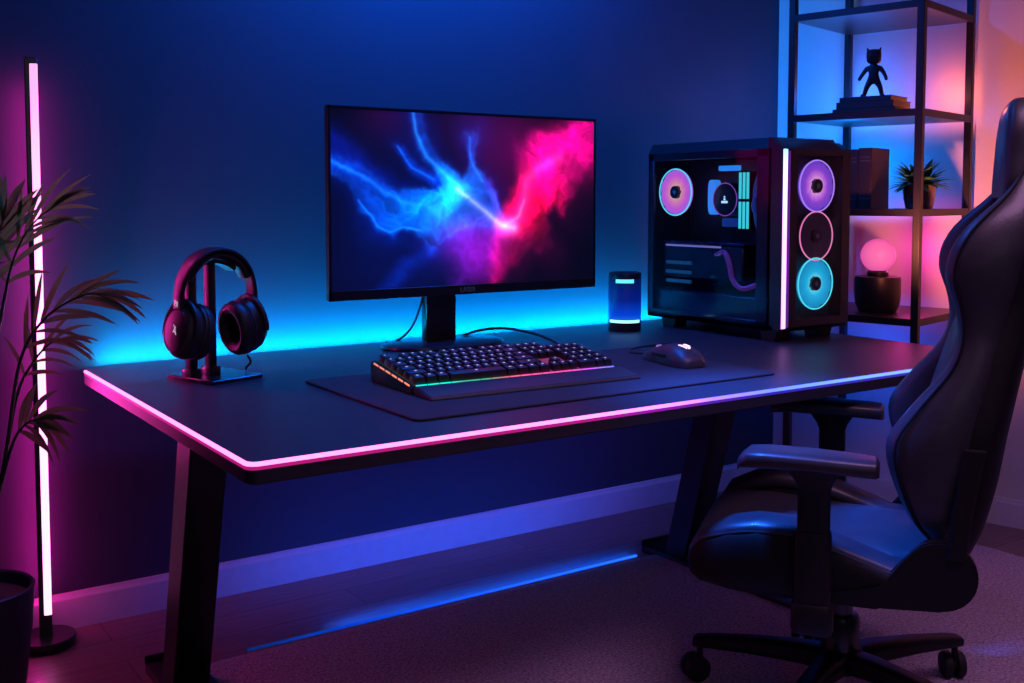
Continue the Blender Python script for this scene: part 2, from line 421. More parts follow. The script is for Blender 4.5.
# blue wing
bp = [(-30, 190), (60, 212), (150, 262), (225, 305), (275, 308), (330, 318), (362, 290), (352, 258), (300, 185), (270, 95), (262, -10), (284, -10), (294, 100), (335, 180), (385, 240), (430, 268), (452, 235), (448, 90), (474, 90), (472, 180), (505, 270), (545, 350), (590, 430), (560, 445), (480, 432), (420, 440), (370, 470), (322, 525), (308, 485), (270, 440), (222, 432), (190, 462), (150, 442), (110, 392), (90, 312), (60, 275), (-30, 240)]
a, h, d = region(bp, .042, .07, .75)
near = .20 + 1.1 * G(345, 375, .13, .18) + .9 * G(410, 300, .09, .14) + .25 * G(250, 380, .12, .12)
paint(a * tex * near, (.0, .34, .95), .95); paint(a * np.clip(tex, 0, 1), (.0, .06, .55), .8)
paint(h * (1 - a), (.0, .025, .22), .9)
paint(a * G(340, 385, .05, .07) * (.4 + rid), (.05, .45, .6), .6); paint(a * G(405, 310, .06, .08) * (.4 + rid), (.05, .35, .5), .6)
edge = np.exp(-(d / .012) ** 2) * (.3 + .9 * rid)
paint(edge * (.12 + near * .5), (.03, .35, .95), .42)
# wispy offshoot and outer haze
a, h, d = region([(212, 128), (232, 140), (275, 210), (345, 262), (350, 300), (320, 285), (262, 232), (225, 165)], .03, .04, .5); paint(a * tex, (.0, .14, .85), .75); paint(h, (.0, .02, .16), .6)
a, h, d = region([(-20, 60), (60, 120), (110, 200), (200, 270), (280, 320), (180, 300), (80, 240), (-20, 200)], .08, .06, .8); paint(a * tex, (.0, .022, .26), 1.0)
a, h, d = region([(330, 500), (380, 480), (300, 570), (190, 690), (150, 690), (230, 590)], .05, .06, .8); paint(a * tex, (.0, .05, .38), 1.0)
a, h, d = region([(120, 400), (230, 440), (310, 500), (330, 540), (200, 520), (100, 480)], .09, .05, .8); paint(a * tex, (.0, .012, .10), 1)
# violet bridge under the ridge
a, h, d = region([(390, 455), (440, 430), (540, 440), (580, 470), (560, 560), (500, 610), (400, 640), (380, 560)], .09, .05, 1.2); paint(a * tex, (.16, .018, .36), 1.0)
paint(G(425, 455, .05, .05) * tex, (.12, .10, .65), .8)
a, h, d = region([(505, 270), (530, 262), (552, 320), (590, 420), (560, 400), (525, 330)], .025, .05, .4); paint(a * tex, (.16, .10, .75), .7)
# pink wing
pp_ = [(530, 660), (600, 566), (655, 535), (690, 500), (748, 524), (742, 470), (722, 402), (760, 370), (822, 396), (842, 350), (852, 300), (900, 258), (990, 215), (990, 30), (900, 30), (690, 90), (635, 175), (640, 262), (604, 330), (570, 395), (548, 440), (560, 500), (545, 560)]
a, h, d = region(pp_, .050, .10, .85)
paint(a * tex ** 1.5, (.60, .0, .25), .62); paint(h * (1 - a), (.12, .0, .07), .8)
paint(a * tex * (G(700, 330, .11, .17) + .8 * G(640, 400, .07, .12)), (1.0, .0, .06), 1.0)
paint(a * tex * (G(790, 190, .16, .18) + .5 * G(690, 250, .1, .2)), (.80, .01, .33), .85)
paint(a * tex * G(590, 600, .10, .12), (.6, .0, .12), .6); paint(a * G(800, 340, .08, .1) * rid, (.5, .0, .06), .5)
a2, h2, d2 = region([(640, 150), (880, 40), (990, 40), (990, 120), (760, 240), (690, 300)], .08, .05, .8); paint(a2 * tex, (.45, .0, .18), .5)
# darker folds inside the pink wing
a3, h3, d3 = region([(690, 500), (700, 430), (680, 400), (720, 390), (738, 450), (745, 520)], .03, .04, .6); img *= (1 - .35 * a3)[..., None]
# bright ridges
def px2(l): 
    out = []
    for x_, y_ in l:
        uu = (x_ - 5) / 940; out.append((uu, (y_ - 5 - 45 * uu) / (675 - 90 * uu)))
    return out
stream(px2([(418, 300), (470, 350), (530, 400), (585, 438), (625, 442)]), .020, (.42, .42, .72), 1.0, .10, .6, 1.2, 1.4, .4)
stream(px2([(418, 300), (470, 350), (530, 400), (585, 438)]), .055, (.10, .16, .60), .6, .2)
stream(px2([(590, 436), (640, 390), (662, 330), (672, 270), (720, 225), (800, 190)]), .036, (.75, .10, .30), .85, .22, 1.0, .9, 1.5, .5)
stream(px2([(590, 436), (640, 390), (660, 340)]), .014, (.6, .3, .4), .6, .2, 1.2, .5)
stream(px2([(740, 220), (810, 165), (850, 110), (900, 30)]), .05, (.85, .01, .42), .7, .3)
stream(px2([(585, 440), (570, 490), (555, 540)]), .04, (.75, .02, .40), .7, .3)
stream(px2([(266, 0), (276, 90), (310, 180), (375, 250), (420, 290)]), .011, (.05, .42, .95), .7, .12, .7, 1.8, 1.5, .4)
stream(px2([(218, 135), (262, 220), (330, 268)]), .008, (.02, .30, .95), .6, .2, .7, 1.3, 1.5, .5)
stream(px2([(0, 212), (70, 250), (130, 275), (230, 330), (310, 375)]), .012, (.03, .32, .95), .7, .35, .8, 1.5, 1.5, .6)
stream(px2([(95, 350), (150, 438), (185, 460), (225, 436), (290, 450)]), .007, (.02, .26, .9), .6, .3, 1, 1, 1.5, .5)
stream(px2([(458, 110), (462, 190), (500, 270)]), .009, (.02, .30, .9), .55, .2, .8, 1.2)
paint(G(600, 442, .035, .04), (.55, .12, .35), .8)
img = 1.25 * np.clip(img, 0, 1.25) ** 1.55 + np.array((.0015, .002, .010))
img = np.clip(img, 0, 1.1)
bm = BM(); sx0, sx1, sz0, sz1 = MX0 + bz, MX1 - bz, MZ0 + bb, MZ1 - bz
VV = [[bm.verts.new((sx0 + (sx1 - sx0) * i / (GW - 1), MY - .002, sz1 + (sz0 - sz1) * j / (GH - 1))) for i in range(GW)] for j in range(GH)]
for j in range(GH - 1):
    for i in range(GW - 1): bm.faces.new((VV[j][i], VV[j + 1][i], VV[j + 1][i + 1], VV[j][i + 1]))
m_scr = mat('screen_picture', (.004, .004, .005), .3, spec=.15); nt = m_scr.node_tree; b = nt.nodes['Principled BSDF']
at_ = nt.nodes.new('ShaderNodeAttribute'); at_.attribute_name = 'picture'
nt.links.new(at_.outputs['Color'], b.inputs['Emission Color']); b.inputs['Emission Strength'].default_value = 1.0
me = bpy.data.meshes.new('screen'); bm.to_mesh(me); bm.free()
ca = me.color_attributes.new('picture', 'FLOAT_COLOR', 'POINT')
ca.data.foreach_set('color', np.concatenate([img, np.ones((GH, GW, 1))], 2).astype(np.float32).ravel())
me.materials.append(m_scr); scr = bpy.data.objects.new('screen', me); COL.objects.link(scr); scr.parent = mon
me.transform(Matrix.Translation(-Vector(mon.location)))
scr['label'] = 'lit screen with a blue and pink nebula'

text_mesh('LASER', .021, M['greylogo'], 'maker_logo', mon, Matrix.Translation((1.775, MY - .0045, MZ0 + .008)) @ Matrix.Rotation(R(90), 4, 'X'))
bm = BM(); box(bm, (1.655, 2.93, .765), (1.765, 2.965, 1.12), .006); obj('neck', bm, M['satin'], mon, world=True)
bm = BM(); vs = lathe(bm, [(.02, .0), (.205, 0), (.212, .004), (.21, .010), (.19, .016), (.02, .018)], 48)
bmesh.ops.transform(bm, matrix=Matrix.Translation((1.715, 2.925, DZ)) @ Matrix.Diagonal((1, .62, 1, 1)), verts=vs)
obj('base', bm, M['satin'], mon, world=True)
bm = BM(); tube(bm, [(1.66, 2.95, .93), (1.645, 2.955, .87), (1.622, 2.96, .815), (1.60, 2.985, .778), (1.585, 3.03, .757), (1.58, 3.06, .755)], .0035, 8, 6)
obj('power_cable', bm, M['matte'], mon, world=True)
bm = BM(); tube(bm, [(1.80, 3.09, .7545), (1.83, 3.02, .760), (1.865, 2.95, .784), (1.92, 2.89, .793), (1.98, 2.82, .781), (2.00, 2.73, .763), (1.95, 2.62, .7548), (1.83, 2.54, .7548), (1.76, 2.49, .764), (1.74, 2.425, .776)], .0042, 8, 6)
o = obj('cable', bm, M['matte'], origin=(1.9, 2.9, DZ)); tag(o, 'black cable arching over the desk from monitor base toward the keyboard', 'cable')

# ------------------------------------------------------------------ mouse mat, keyboard, mouse
m_mat = mat('cloth_mouse_mat', (.022, .02, .028), .75, vary=.2, scale=300, bump=.2, bscale=700)
bm = BM(); slab(bm, 1.065, 1.93, 2.15, 2.52, .02, DZ, DZ + .006, .002)
mm = obj('mouse_mat', bm, m_mat, origin=(1.64, 2.28, DZ)); tag(mm, 'wide dark cloth mat under the keyboard and mouse', 'mouse mat')
KZ = DZ + .006
KR = R(-3)
kb = thing('keyboard', 'black mechanical keyboard with rainbow underglow and wrist rest', 'keyboard', (1.196, 2.085, KZ), KR)
KW = .575
m_case = mat('keyboard_case', (.012, .012, .015), .45)
# local frame: x along the keys, y away from the typist; key deck rises to the back
yA, yB = .100, .322; zA, zB = .018, .046
bm = BM(); prism(bm, [(yA - .004, .0), (yB + .012, .0), (yB + .012, zB + .004), (yA - .004, zA)], 'X', -.010, KW + .010)
bmesh.ops.bevel(bm, geom=list(bm.edges), offset=.003, segments=2, affect='EDGES'); obj('case', bm, m_case, kb)
bm = BM(); prism(bm, [(0, 0), (.097, 0), (.097, .019), (.085, .021), (.006, .009)], 'X', -.006, KW + .016)
bmesh.ops.bevel(bm, geom=list(bm.edges), offset=.003, segments=2, affect='EDGES')
obj('wrist_rest', bm, mat('wrist_rest_rubber', (.03, .03, .036), .5, bump=.1, bscale=400), kb)
m_kl = ramp_emit('rainbow_underglow', 'X', [(0, (.0, .75, .6)), (.09, (.0, .8, .55)), (.13, (.03, .35, .22)), (.19, (.05, .35, .2)), (.23, (.35, .15, .12)), (.30, (1, .10, .28)), (.42, (1, .06, .35)), (.50, (.55, .1, 1)), (.60, (.12, .22, 1)), (KW, (.1, .3, 1))], 1.5)
bm = BM(); kx = 0
for w in [1.25, 1.25, 1.25, 3.1, 1.2, 2.0, 1.25, 1.25, 1.25, 1.45, 1, 1, 1.25, 2, 1, 1]:
    box(bm, (kx * KW / 22.5 + .0015, yA - .0058, zA - .002), ((kx + w) * KW / 22.5 - .0015, yA - .0035, zA + .004)); kx += w
obj('front_light', bm, m_kl, kb)
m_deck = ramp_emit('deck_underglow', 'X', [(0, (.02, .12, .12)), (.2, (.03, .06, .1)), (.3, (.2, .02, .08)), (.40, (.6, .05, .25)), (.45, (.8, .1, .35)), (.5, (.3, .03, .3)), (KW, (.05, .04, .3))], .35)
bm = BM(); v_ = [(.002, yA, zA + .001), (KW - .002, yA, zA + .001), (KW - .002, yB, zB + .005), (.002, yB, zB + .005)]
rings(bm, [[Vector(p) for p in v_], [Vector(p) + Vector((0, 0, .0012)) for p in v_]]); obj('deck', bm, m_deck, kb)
m_key = mat('keycap', (.014, .014, .017), .42); m_leg = mat('key_legend', (.6, .6, .6), .5, emit=(.75, .8, .85), es=.65)
UN = KW / 22.5; rowd = (yB - yA) / 6.25
kmesh = {}
def key_mesh(w):
    if w in kmesh: return kmesh[w]
    bm = BM(); W = w * UN - .0028; D = rowd - .004; h = .017
    rs = []
    for k, (ins, z) in enumerate(((0, 0), (.0002, .006), (.0028, h - .001), (.0042, h))):
        rs.append([Vector((x, y, z)) for x, y in rrect(-W / 2 + ins, -D / 2 + ins, W / 2 - ins, D / 2 - ins, .002, 2)])
    rings(bm, rs); finish(bm)
    lf = []
    cw = min(W * .22, .007)
    q = [bm.verts.new(p) for p in ((-cw / 2, -.001, h + .0004), (cw / 2, -.001, h + .0004), (cw / 2, .0035, h + .0004), (-cw / 2, .0035, h + .0004))]
    f = bm.faces.new(q); f.material_index = 1
    me = bpy.data.meshes.new('keycap'); bm.to_mesh(me); bm.free(); me.materials.append(m_key); me.materials.append(m_leg)
    kmesh[w] = me; return me
ROWS = [  # front to back: (start, widths)
    [(0, [1.25, 1.25, 1.25, 6.25, 1.25, 1.25, 1.25, 1.25]), (15.25, [1, 1, 1]), (18.5, [2, 1, 1])],
    [(0, [2.25] + [1] * 10 + [2.75]), (16.25, [1]), (18.5, [1, 1, 1, 1])],
    [(0, [1.75] + [1] * 11 + [2.25]), (18.5, [1, 1, 1, 1])],
    [(0, [1.5] + [1] * 12 + [1.5]), (15.25, [1, 1, 1]), (18.5, [1, 1, 1, 1])],
    [(0, [1] * 13 + [2]), (15.25, [1, 1, 1]), (18.5, [1, 1, 1, 1])],
    [(0, [1]), (2, [1] * 4), (6.5, [1] * 4), (11, [1] * 4), (15.25, [1, 1, 1])]]
m_ks = mat('orange_underglow', (.1, .05, .03), .5, emit=(1, .25, .13), es=1.2)
bm = BM()
for i in range(6):
    a_ = yA + rowd * i + .006; c_ = a_ + rowd - .010; za, zc_ = (zA + (q - yA) * (zB - zA) / (yB - yA) for q in (a_, c_))
    v_ = [(-.0115, a_, za), (-.0115, c_, zc_), (-.0115, c_, zc_ + .004), (-.0115, a_, za + .004)]
    rings(bm, [[Vector(p) for p in v_], [Vector(p) + Vector((.0015, 0, 0)) for p in v_]])
obj('side_light', bm, m_ks, kb)
tilt = math.atan2(zB + .005 - zA - .001, yB - yA)
nk = 0
for r_, row in enumerate(ROWS):
    y = yA + rowd * (r_ + .55)
    z = zA + .0035 + (y - yA) * math.tan(tilt)
    for st, ws in row:
        x = st
        for w in ws:
            k = bpy.data.objects.new('keycap', key_mesh(w)); COL.objects.link(k); k.parent = kb
            k.location = ((x + w / 2) * UN, y, z); k.rotation_euler = (tilt, 0, 0); x += w; nk += 1
print('keys', nk)

mouse = thing('mouse', 'black wired mouse with a glowing logo on its back', 'mouse', (2.035, 2.205, KZ), R(-8))
def mouse_ring(y, w, h, z0=0.002):
    out = []
    n = 20
    for k in range(n):
        t = PI * k / (n - 1); ct, st = math.cos(t), math.sin(t)
        out.append(Vector((w * math.copysign(abs(ct) ** .75, ct), y, z0 + h * st ** .8)))
    return out
bm = BM()
prof = [(-.118, .018, .012), (-.112, .036, .026), (-.09, .050, .045), (-.055, .056, .058), (-.015, .053, .062), (.03, .049, .054), (.075, .050, .040), (.105, .046, .030), (.118, .034, .022), (.122, .018, .014)]
prof = [tuple(Vector(p) * .9) for p in catmull([Vector(p) for p in prof], 4)]
rings(bm, [mouse_ring(*p) for p in prof]); obj('shell', bm, mat('mouse_shell', (.04, .038, .048), .42), mouse)
bm = BM(); cyl(bm, (-.006, .072, .033), (.006, .072, .033), .010, seg=20); obj('scroll_wheel', bm, mat('wheel_glow', (.05, .05, .05), .5, emit=(.5, .3, .9), es=.5), mouse)
bm = BM(); box(bm, (-.048, -.03, .020), (-.043, .04, .030), .002); obj('side_button', bm, M['matte'], mouse)
m_ml = mat('mouse_logo_glow', (.7, .6, .7), .4, emit=(1, .6, .8), es=1.6)
bm = BM()
for p in ([(-.014, -.040), (-.007, -.045), (-.001, -.064), (-.005, -.069)], [(.002, -.040), (.010, -.042), (.015, -.054), (.008, -.067), (.0, -.070), (.005, -.054)]):
    def zz(x, y):
        for a, b_ in zip(prof[:-1], prof[1:]):
            if a[0] <= y <= b_[0]:
                t = (y - a[0]) / (b_[0] - a[0]); w = a[1] + (b_[1] - a[1]) * t; h = a[2] + (b_[2] - a[2]) * t
                c = min(1, abs(x) / w) ** (1 / .75); return .002 + h * (1 - c * c) ** .4
        return .05
    A = [bm.verts.new((x, y, zz(x, y) + .0022)) for x, y in p]; B = [bm.verts.new((x, y, zz(x, y) - .004)) for x, y in p]
    bm.faces.new(A); n = len(p)
    for i in range(n): bm.faces.new((A[i], B[i], B[(i + 1) % n], A[(i + 1) % n]))
obj('logo', bm, m_ml, mouse)
bm = BM(); tube(bm, [(0, .106, .012), (.0, .14, .008), (-.01, .2, .005), (.03, .27, .003), (.12, .33, -.001), (.24, .36, -.002)], .0028, 8, 6); obj('cable', bm, M['matte'], mouse)

# ------------------------------------------------------------------ headphone stand and headphones
HR = R(17)
st = thing('headphone_stand', 'black twin-post headphone stand on square base plate', 'headphone stand', (.905, 2.715, DZ), HR)
bm = BM(); slab(bm, -.080, -.095, .082, .098, .008, 0, .010, .002)
obj('base_plate', bm, mat('stand_plate', (.014, .014, .017), .22), st)
for dx in (-.062, -.004):
    bm = BM(); box(bm, (dx - .011, .0, .008), (dx + .011, .024, .298), .003); obj('post', bm, M['black'], st)
    bm = BM(); box(bm, (dx - .017, -.008, .009), (dx + .017, .032, .03), .003); obj('post_socket', bm, M['satin'], st)
bm = BM(); rs = []
for k in range(13):
    t = R(50 + 80 * k / 12); c = Vector((-.005 + .105 * math.cos(t), .012, .198 + .105 * math.sin(t)))
    d_ = Vector((math.cos(t), 0, math.sin(t)))
    rs.append([c + d_ * .005 + Vector((0, .02, 0)), c + d_ * .005 - Vector((0, .02, 0)), c - d_ * .005 - Vector((0, .02, 0)), c - d_ * .005 + Vector((0, .02, 0))])
rings(bm, rs); obj('cradle', bm, M['matte'], st)

hp = thing('headphones', 'black over-ear headphones with white marks, hanging on the stand', 'headphones', (.922, 2.712, DZ + .060), R(14))
bm = BM(); bm2 = BM(); bm3 = BM()
HC = Vector((-.005, .012, .150)); HX, HZ = .108, .122     # arch
rs = []; rp = []
for k in range(33):
    t = R(-4 + 188 * k / 32); d_ = Vector((math.cos(t), 0, math.sin(t)))
    c = HC + Vector((HX * math.cos(t), 0, HZ * math.sin(t)))
    wd = .020 + .012 * max(0, math.sin(t)); th = .007
    rs.append(superring(c, d_, (0, 1, 0), th, wd, 14, 3))
    if 5 <= k <= 27: rp.append(superring(c - d_ * .013, d_, (0, 1, 0), .011, wd * .86, 14, 2.4))
rings(bm, rs); obj('headband', bm, M['shell'], hp)
rings(bm2, rp); obj('headband_pad', bm2, M['cushion'], hp)
for s, yaw, name in ((-1, R(8), 'left'), (1, R(6), 'right')):
    # yoke: slider + fork
    bm = BM(); x = HC.x + s * HX
    box(bm, (x - .008, HC.y - .019, .085), (x + .008, HC.y + .019, .165), .006)
    obj('slider', bm, M['shell'], hp)
    cz = .066
    rot = Matrix.Rotation(yaw, 3, 'Z') @ Matrix.Rotation(R(-9 * s), 3, 'Y')
    cc = Vector((HC.x + s * .080, HC.y, cz))
    def P3(a, b_, c): return cc + rot @ Vector((a * 1.25, b_ * 1.08, c * 1.08))
    bm = BM()
    tube(bm, [P3(s * .022, .056 * math.cos(R(a)), .070 * math.sin(R(a))) for a in range(-10, 191, 10)], .007, 8); 
    obj('yoke', bm, M['shell'], hp)
    def cup_ring(off, ry, rz): return [P3(off * s, ry * math.cos(2 * PI * k / 36), rz * math.sin(2 * PI * k / 36)) for k in range(36)]
    bm = BM(); rings(bm, [cup_ring(.0, .050, .062), cup_ring(.012, .053, .066), cup_ring(.024, .050, .062), cup_ring(.034, .042, .053), cup_ring(.037, .036, .046)]); cup = obj('ear_cup', bm, M['shell'], hp)
    bm = BM(); tube(bm, cup_ring(.0365, .039, .05), .0012, 6, loop=True); obj('rim_ring', bm, mat('cup_rim', (.05, .03, .045), .25, metal=.6), cup)
    # logo stroke on the outer face
    bm = BM()
    for pl in ([(.006, .022), (-.001, .010), (.003, .0), (.006, -.006)], [(-.005, .016), (-.004, .004), (-.012, -.016), (-.003, -.006)], [(.006, -.006), (-.004, -.002)]):
        tube(bm, [P3(s * .0385, y * .62, z * .62) for y, z in pl], .0013, 6)
    obj('cup_logo', bm, M['logo'], cup)
    # cushion: torus with an oval hole
    bm = BM(); rs = []
    for k in range(36):
        t = 2 * PI * k / 36; cy, sz = math.cos(t), math.sin(t); ring = []
        for j in range(12):
            p = 2 * PI * j / 12; a = -.017 + .019 * math.cos(p); rr = 1 + .0
            ring.append(P3(a * s, (.040 + .015 * math.sin(p)) * cy, (.051 + .016 * math.sin(p)) * sz))
        rs.append(ring)
    rings(bm, rs, loop=True); cu = obj('ear_cushion', bm, M['cushion'], hp)
    bm = BM(); tube(bm, cup_ring(-.004, .0535, .0665), .0016, 6, loop=True); tube(bm, cup_ring(-.012, .0555, .0675), .0012, 6, loop=True); obj('seam', bm, mat('cushion_seam', (.06, .05, .07), .4), cu)
    bm = BM(); rings(bm, [cup_ring(-.006, .03, .04), cup_ring(-.003, .03, .04)]); obj('driver_cloth', bm, mat('driver_cloth', (.006, .006, .007), .9), hp)
bm = BM()
x = HC.x - HX - .0085
for pl in ([(-.010, .152), (-.010, .134), (-.004, .128)], [(-.010, .152), (-.002, .152), (0, .146), (-.004, .140)], [(.004, .150), (.003, .132), (.009, .128), (.012, .134), (.012, .150)]):
    tube(bm, [(x, HC.y - y * .6, .14 + (z - .14) * .6) for y, z in pl], .0012, 6)
obj('slider_logo', bm, M['logo'], hp)
bm = BM(); tube(bm, [(.085, .01, -.012), (.088, .0, -.03), (.075, .0, -.042), (.07, -.005, -.047)], .003, 8, 5); obj('cable_stub', bm, M['matte'], hp)

# ------------------------------------------------------------------ cylinder speaker
sp = thing('speaker', 'blue glowing cylinder speaker beside the computer tower', 'speaker', (2.44, 2.90, DZ))
m_spk = ramp_emit('speaker_glow', 'Z', [(0, (0, .004, .03)), (.026, (.0, .02, .12)), (.030, (.01, .20, 1)), (.06, (.0, .06, .75)), (.11, (0, .012, .24)), (.19, (0, .006, .06)), (.205, (0, .01, .05))], .85, base=(.01, .015, .04))
bm = BM(); lathe(bm, [(.055, .034), (.0575, .04), (.0575, .178), (.055, .184)], 40); obj('mesh_grille', bm, m_spk, sp)
bm = BM(); lathe(bm, [(.05, 0), (.056, .0), (.0575, .004), (.0575, .033), (.05, .0335)], 40); obj('base', bm, M['black'], sp)
bm = BM(); lathe(bm, [(.05, .1845), (.0575, .1845), (.0585, .20), (.057, .205), (.050, .207), (.046, .2), (.01, .199)], 40); obj('top_cap', bm, M['satin'], sp)
m_spl = mat('speaker_light', (.3, .5, .6), .4, emit=(.25, .75, 1), es=2.2)
ca_ = math.atan2(-2.90, -2.44)
def band(bm, z0, z1, half, r):
    rs = []
    for k in range(13):
        t = ca_ + R(-half + 2 * half * k / 12); d_ = Vector((math.cos(t), math.sin(t), 0))
        rs.append([d_ * r + Vector((0, 0, z0)), d_ * (r + .002) + Vector((0, 0, z0)), d_ * (r + .002) + Vector((0, 0, z1)), d_ * r + Vector((0, 0, z1))])
    rings(bm, rs)
bm = BM(); band(bm, .171, .184, 32, .0575); obj('top_light', bm, mat('speaker_top_light', (.2, .5, .6), .4, emit=(.1, .6, .95), es=1.5), sp)
bm = BM(); band(bm, .0315, .041, 60, .0575); obj('bottom_light', bm, m_spl, sp)

# ------------------------------------------------------------------ computer tower
pc = thing('computer_tower', 'black computer tower with glass side and glowing fans', 'computer', (2.78, 2.675, DZ))
PX0, PX1, PY0, PY1, PZ0, PZ1 = 2.62, 2.952, 2.345, 2.985, .785, 1.412
m_pcb = mat('tower_steel', (.013, .013, .017), .35, metal=.2)
def part(name, m, *boxes, parent=pc, bev=.003):
    bm = BM()
    for lo, hi in boxes: box(bm, lo, hi, bev, 1)
    return obj(name, bm, m, parent, world=True)
bm = BM(); prism(bm, [(PX0, PZ1 - .035), (PX0 + .022, PZ1), (PX1 - .03, PZ1), (PX1, PZ1 - .035)], 'Y', PY0 + .05, PY1); obj('top_panel', bm, m_pcb, pc, world=True)
part('bottom_panel', m_pcb, ((PX0, PY0 + .03, PZ0), (PX1, PY1, PZ0 + .02)))
part('rear_panel', m_pcb, ((PX0, PY1 - .012, PZ0), (PX1, PY1, PZ1 - .03)))
part('right_panel', m_pcb, ((PX1 - .008, PY0 + .03, PZ0), (PX1, PY1, PZ1 - .033)))
part('side_frame', m_pcb, ((PX0, PY0 + .045, PZ0), (PX0 + .012, PY0 + .11, PZ1 - .034)), ((PX0, PY1 - .03, PZ0), (PX0 + .012, PY1, PZ1 - .034)),
     ((PX0, PY0 + .05, PZ1 - .062), (PX0 + .012, PY1, PZ1 - .033)), ((PX0, PY0 + .05, PZ0), (PX0 + .012, PY1, PZ0 + .03)))
part('glass_panel', glass('smoked_side_glass', (.82, .85, .95)), ((PX0 - .004, PY0 + .05, PZ0 + .008), (PX0 - .0005, PY1 - .004, PZ1 - .037)), bev=0)['label'] = 'smoked glass side panel'
# front panel with chamfered top, window opening for the fans
FX0, FX1, FZ0, FZ1 = 2.692, 2.912, .825, 1.355
bm = BM()
prism(bm, [(PY0 + .012, PZ0), (PY0, PZ0 + .015), (PY0, PZ1 - .04), (PY0 + .05, PZ1), (PY0 + .06, PZ1), (PY0 + .06, PZ0)], 'X', PX0, FX0)
prism(bm, [(PY0 + .012, PZ0), (PY0, PZ0 + .015), (PY0, PZ1 - .04), (PY0 + .05, PZ1 - .01), (PY0 + .06, PZ1 - .01), (PY0 + .06, PZ0)], 'X', FX1, PX1)
prism(bm, [(PY0 + .012, PZ0), (PY0, PZ0 + .015), (PY0, FZ0), (PY0 + .06, FZ0), (PY0 + .06, PZ0)], 'X', FX0, FX1)
prism(bm, [(PY0, FZ1), (PY0, PZ1 - .04), (PY0 + .05, PZ1), (PY0 + .06, PZ1), (PY0 + .06, FZ1)], 'X', FX0, FX1)
obj('front_panel', bm, m_pcb, pc, world=True)
part('fan_backing', M['matte'], ((FX0 - .005, PY0 + .05, FZ0 - .005), (FX1 + .005, PY0 + .056, FZ1 + .005)), bev=0)
part('front_glass', glass('front_glass', (.88, .88, .92)), ((FX0, PY0 + .001, FZ0), (FX1, PY0 + .003, FZ1)), bev=0)
m_bar = ramp_emit('light_bar', 'Z', [(-.3, (.85, .30, 1)), (.0, (.8, .34, 1)), (.22, (.5, .5, 1)), (.3, (.2, .75, 1))], 2.6)
bm = BM(); box(bm, (2.624, PY0 - .004, .797), (2.642, PY0 + .004, 1.372), .002, 1); bm2 = BM(); box(bm2, (2.643, PY0 - .0025, .80), (2.656, PY0 + .004, 1.366), .001, 1); obj('bar_halo', bm2, mat('purple_bar_halo', (.05, .02, .08), .4, emit=(.22, .03, .55), es=.42), pc, world=True)  # second strip: the bar's purple halo, put in as a faint glow
obj('light_bar', bm, m_bar, pc, origin=(2.64, PY0, 1.085), world=True)
for x in (PX0 + .03, PX1 - .09):
    for y in (PY0 + .05, PY1 - .11):
        bm = BM(); prism(bm, [(y, DZ), (y + .055, DZ), (y + .065, PZ0 + .001), (y - .01, PZ0 + .001)], 'X', x, x + .06); obj('foot', bm, M['matte'], pc, world=True)

def fan(c, axis, r, blade_m, ring_m, lit_hub=True):
    """fan facing -axis; c is its centre"""
    rot = {'X': Matrix.Rotation(R(-90), 3, 'Y'), 'Y': Matrix.Rotation(R(90), 3, 'X')}[axis]
    def W(p): return Vector(c) + rot @ Vector(p)
    bm = BM()
    for k in range(9):
        a0 = 2 * PI * k / 9; rs = []
        for i in range(7):
            rr = r * (.32 + .64 * i / 6); sw = .35 * (i / 6) ** 1.3
            rs.append([W((rr * math.cos(a0 + sw + d), rr * math.sin(a0 + sw + d), h)) for d, h in ((0, .004), (.37, .002), (.74, -.001))])
        rings(bm, rs, closed_ring=False, cap=False)
    rings(bm, [[W((r * q * math.cos(2 * PI * k / 40), r * q * math.sin(2 * PI * k / 40), -.006)) for k in range(40)] for q in (.2, .5, .98)], cap=False)
    f = obj('fan', bm, blade_m, pc, origin=c, world=True)
    bm = BM(); tube(bm, [W((r * math.cos(2 * PI * k / 40), r * math.sin(2 * PI * k / 40), .004)) for k in range(40)], r * .028, 8, loop=True)
    obj('ring', bm, ring_m, f, world=True)
    bm = BM(); cyl(bm, W((0, 0, -.012)), W((0, 0, .009)), r * .29, r * .27, 28); h = obj('hub', bm, M['black'], f, world=True)
    bm = BM(); cyl(bm, W((0, 0, .008)), W((0, 0, .0100)), r * .09, r * .09, 16); obj('hub_cap', bm, M['greylogo'], f, world=True)
    return f
m_b1 = radial_emit('fan_violet', [(.022, (1, .50, .8)), (.036, (.75, .22, .9)), (.055, (.34, .07, .75)), (.085, (.12, .06, .70))], .9)
m_b2 = radial_emit('fan_unlit', [(.02, (.02, .005, .02)), (.085, (.006, .002, .008))], .5)
m_b3 = radial_emit('fan_cyan', [(.022, (.2, .9, 1)), (.04, (.01, .58, .95)), (.085, (.0, .28, .62))], .9)
m_b4 = radial_emit('fan_pink', [(.022, (1, .50, .34)), (.04, (.95, .26, .50)), (.06, (.80, .12, .72)), (.083, (.42, .18, .85))], .9)
m_r1 = mat('ring_violet', (.1, .1, .1), .4, emit=(.5, .25, 1), es=1.1)
m_r2 = mat('ring_rose', (.1, .1, .1), .4, emit=(1, .25, .55), es=1.0)
m_r3 = mat('ring_cyan', (.1, .1, .1), .4, emit=(.1, .85, .9), es=1.1)
fan((2.80, PY0 + .016, 1.256), 'Y', .084, m_b1, m_r1)['label'] = 'violet lit front fan'
fan((2.80, PY0 + .016, 1.092), 'Y', .080, m_b2, m_r2)['label'] = 'dark front fan with pink ring'
fan((2.80, PY0 + .016, .935), 'Y', .084, m_b3, m_r3)['label'] = 'cyan lit front fan'
fan((2.652, 2.870, 1.238), 'X', .083, m_b4, m_r3)['label'] = 'pink lit fan behind the side glass'
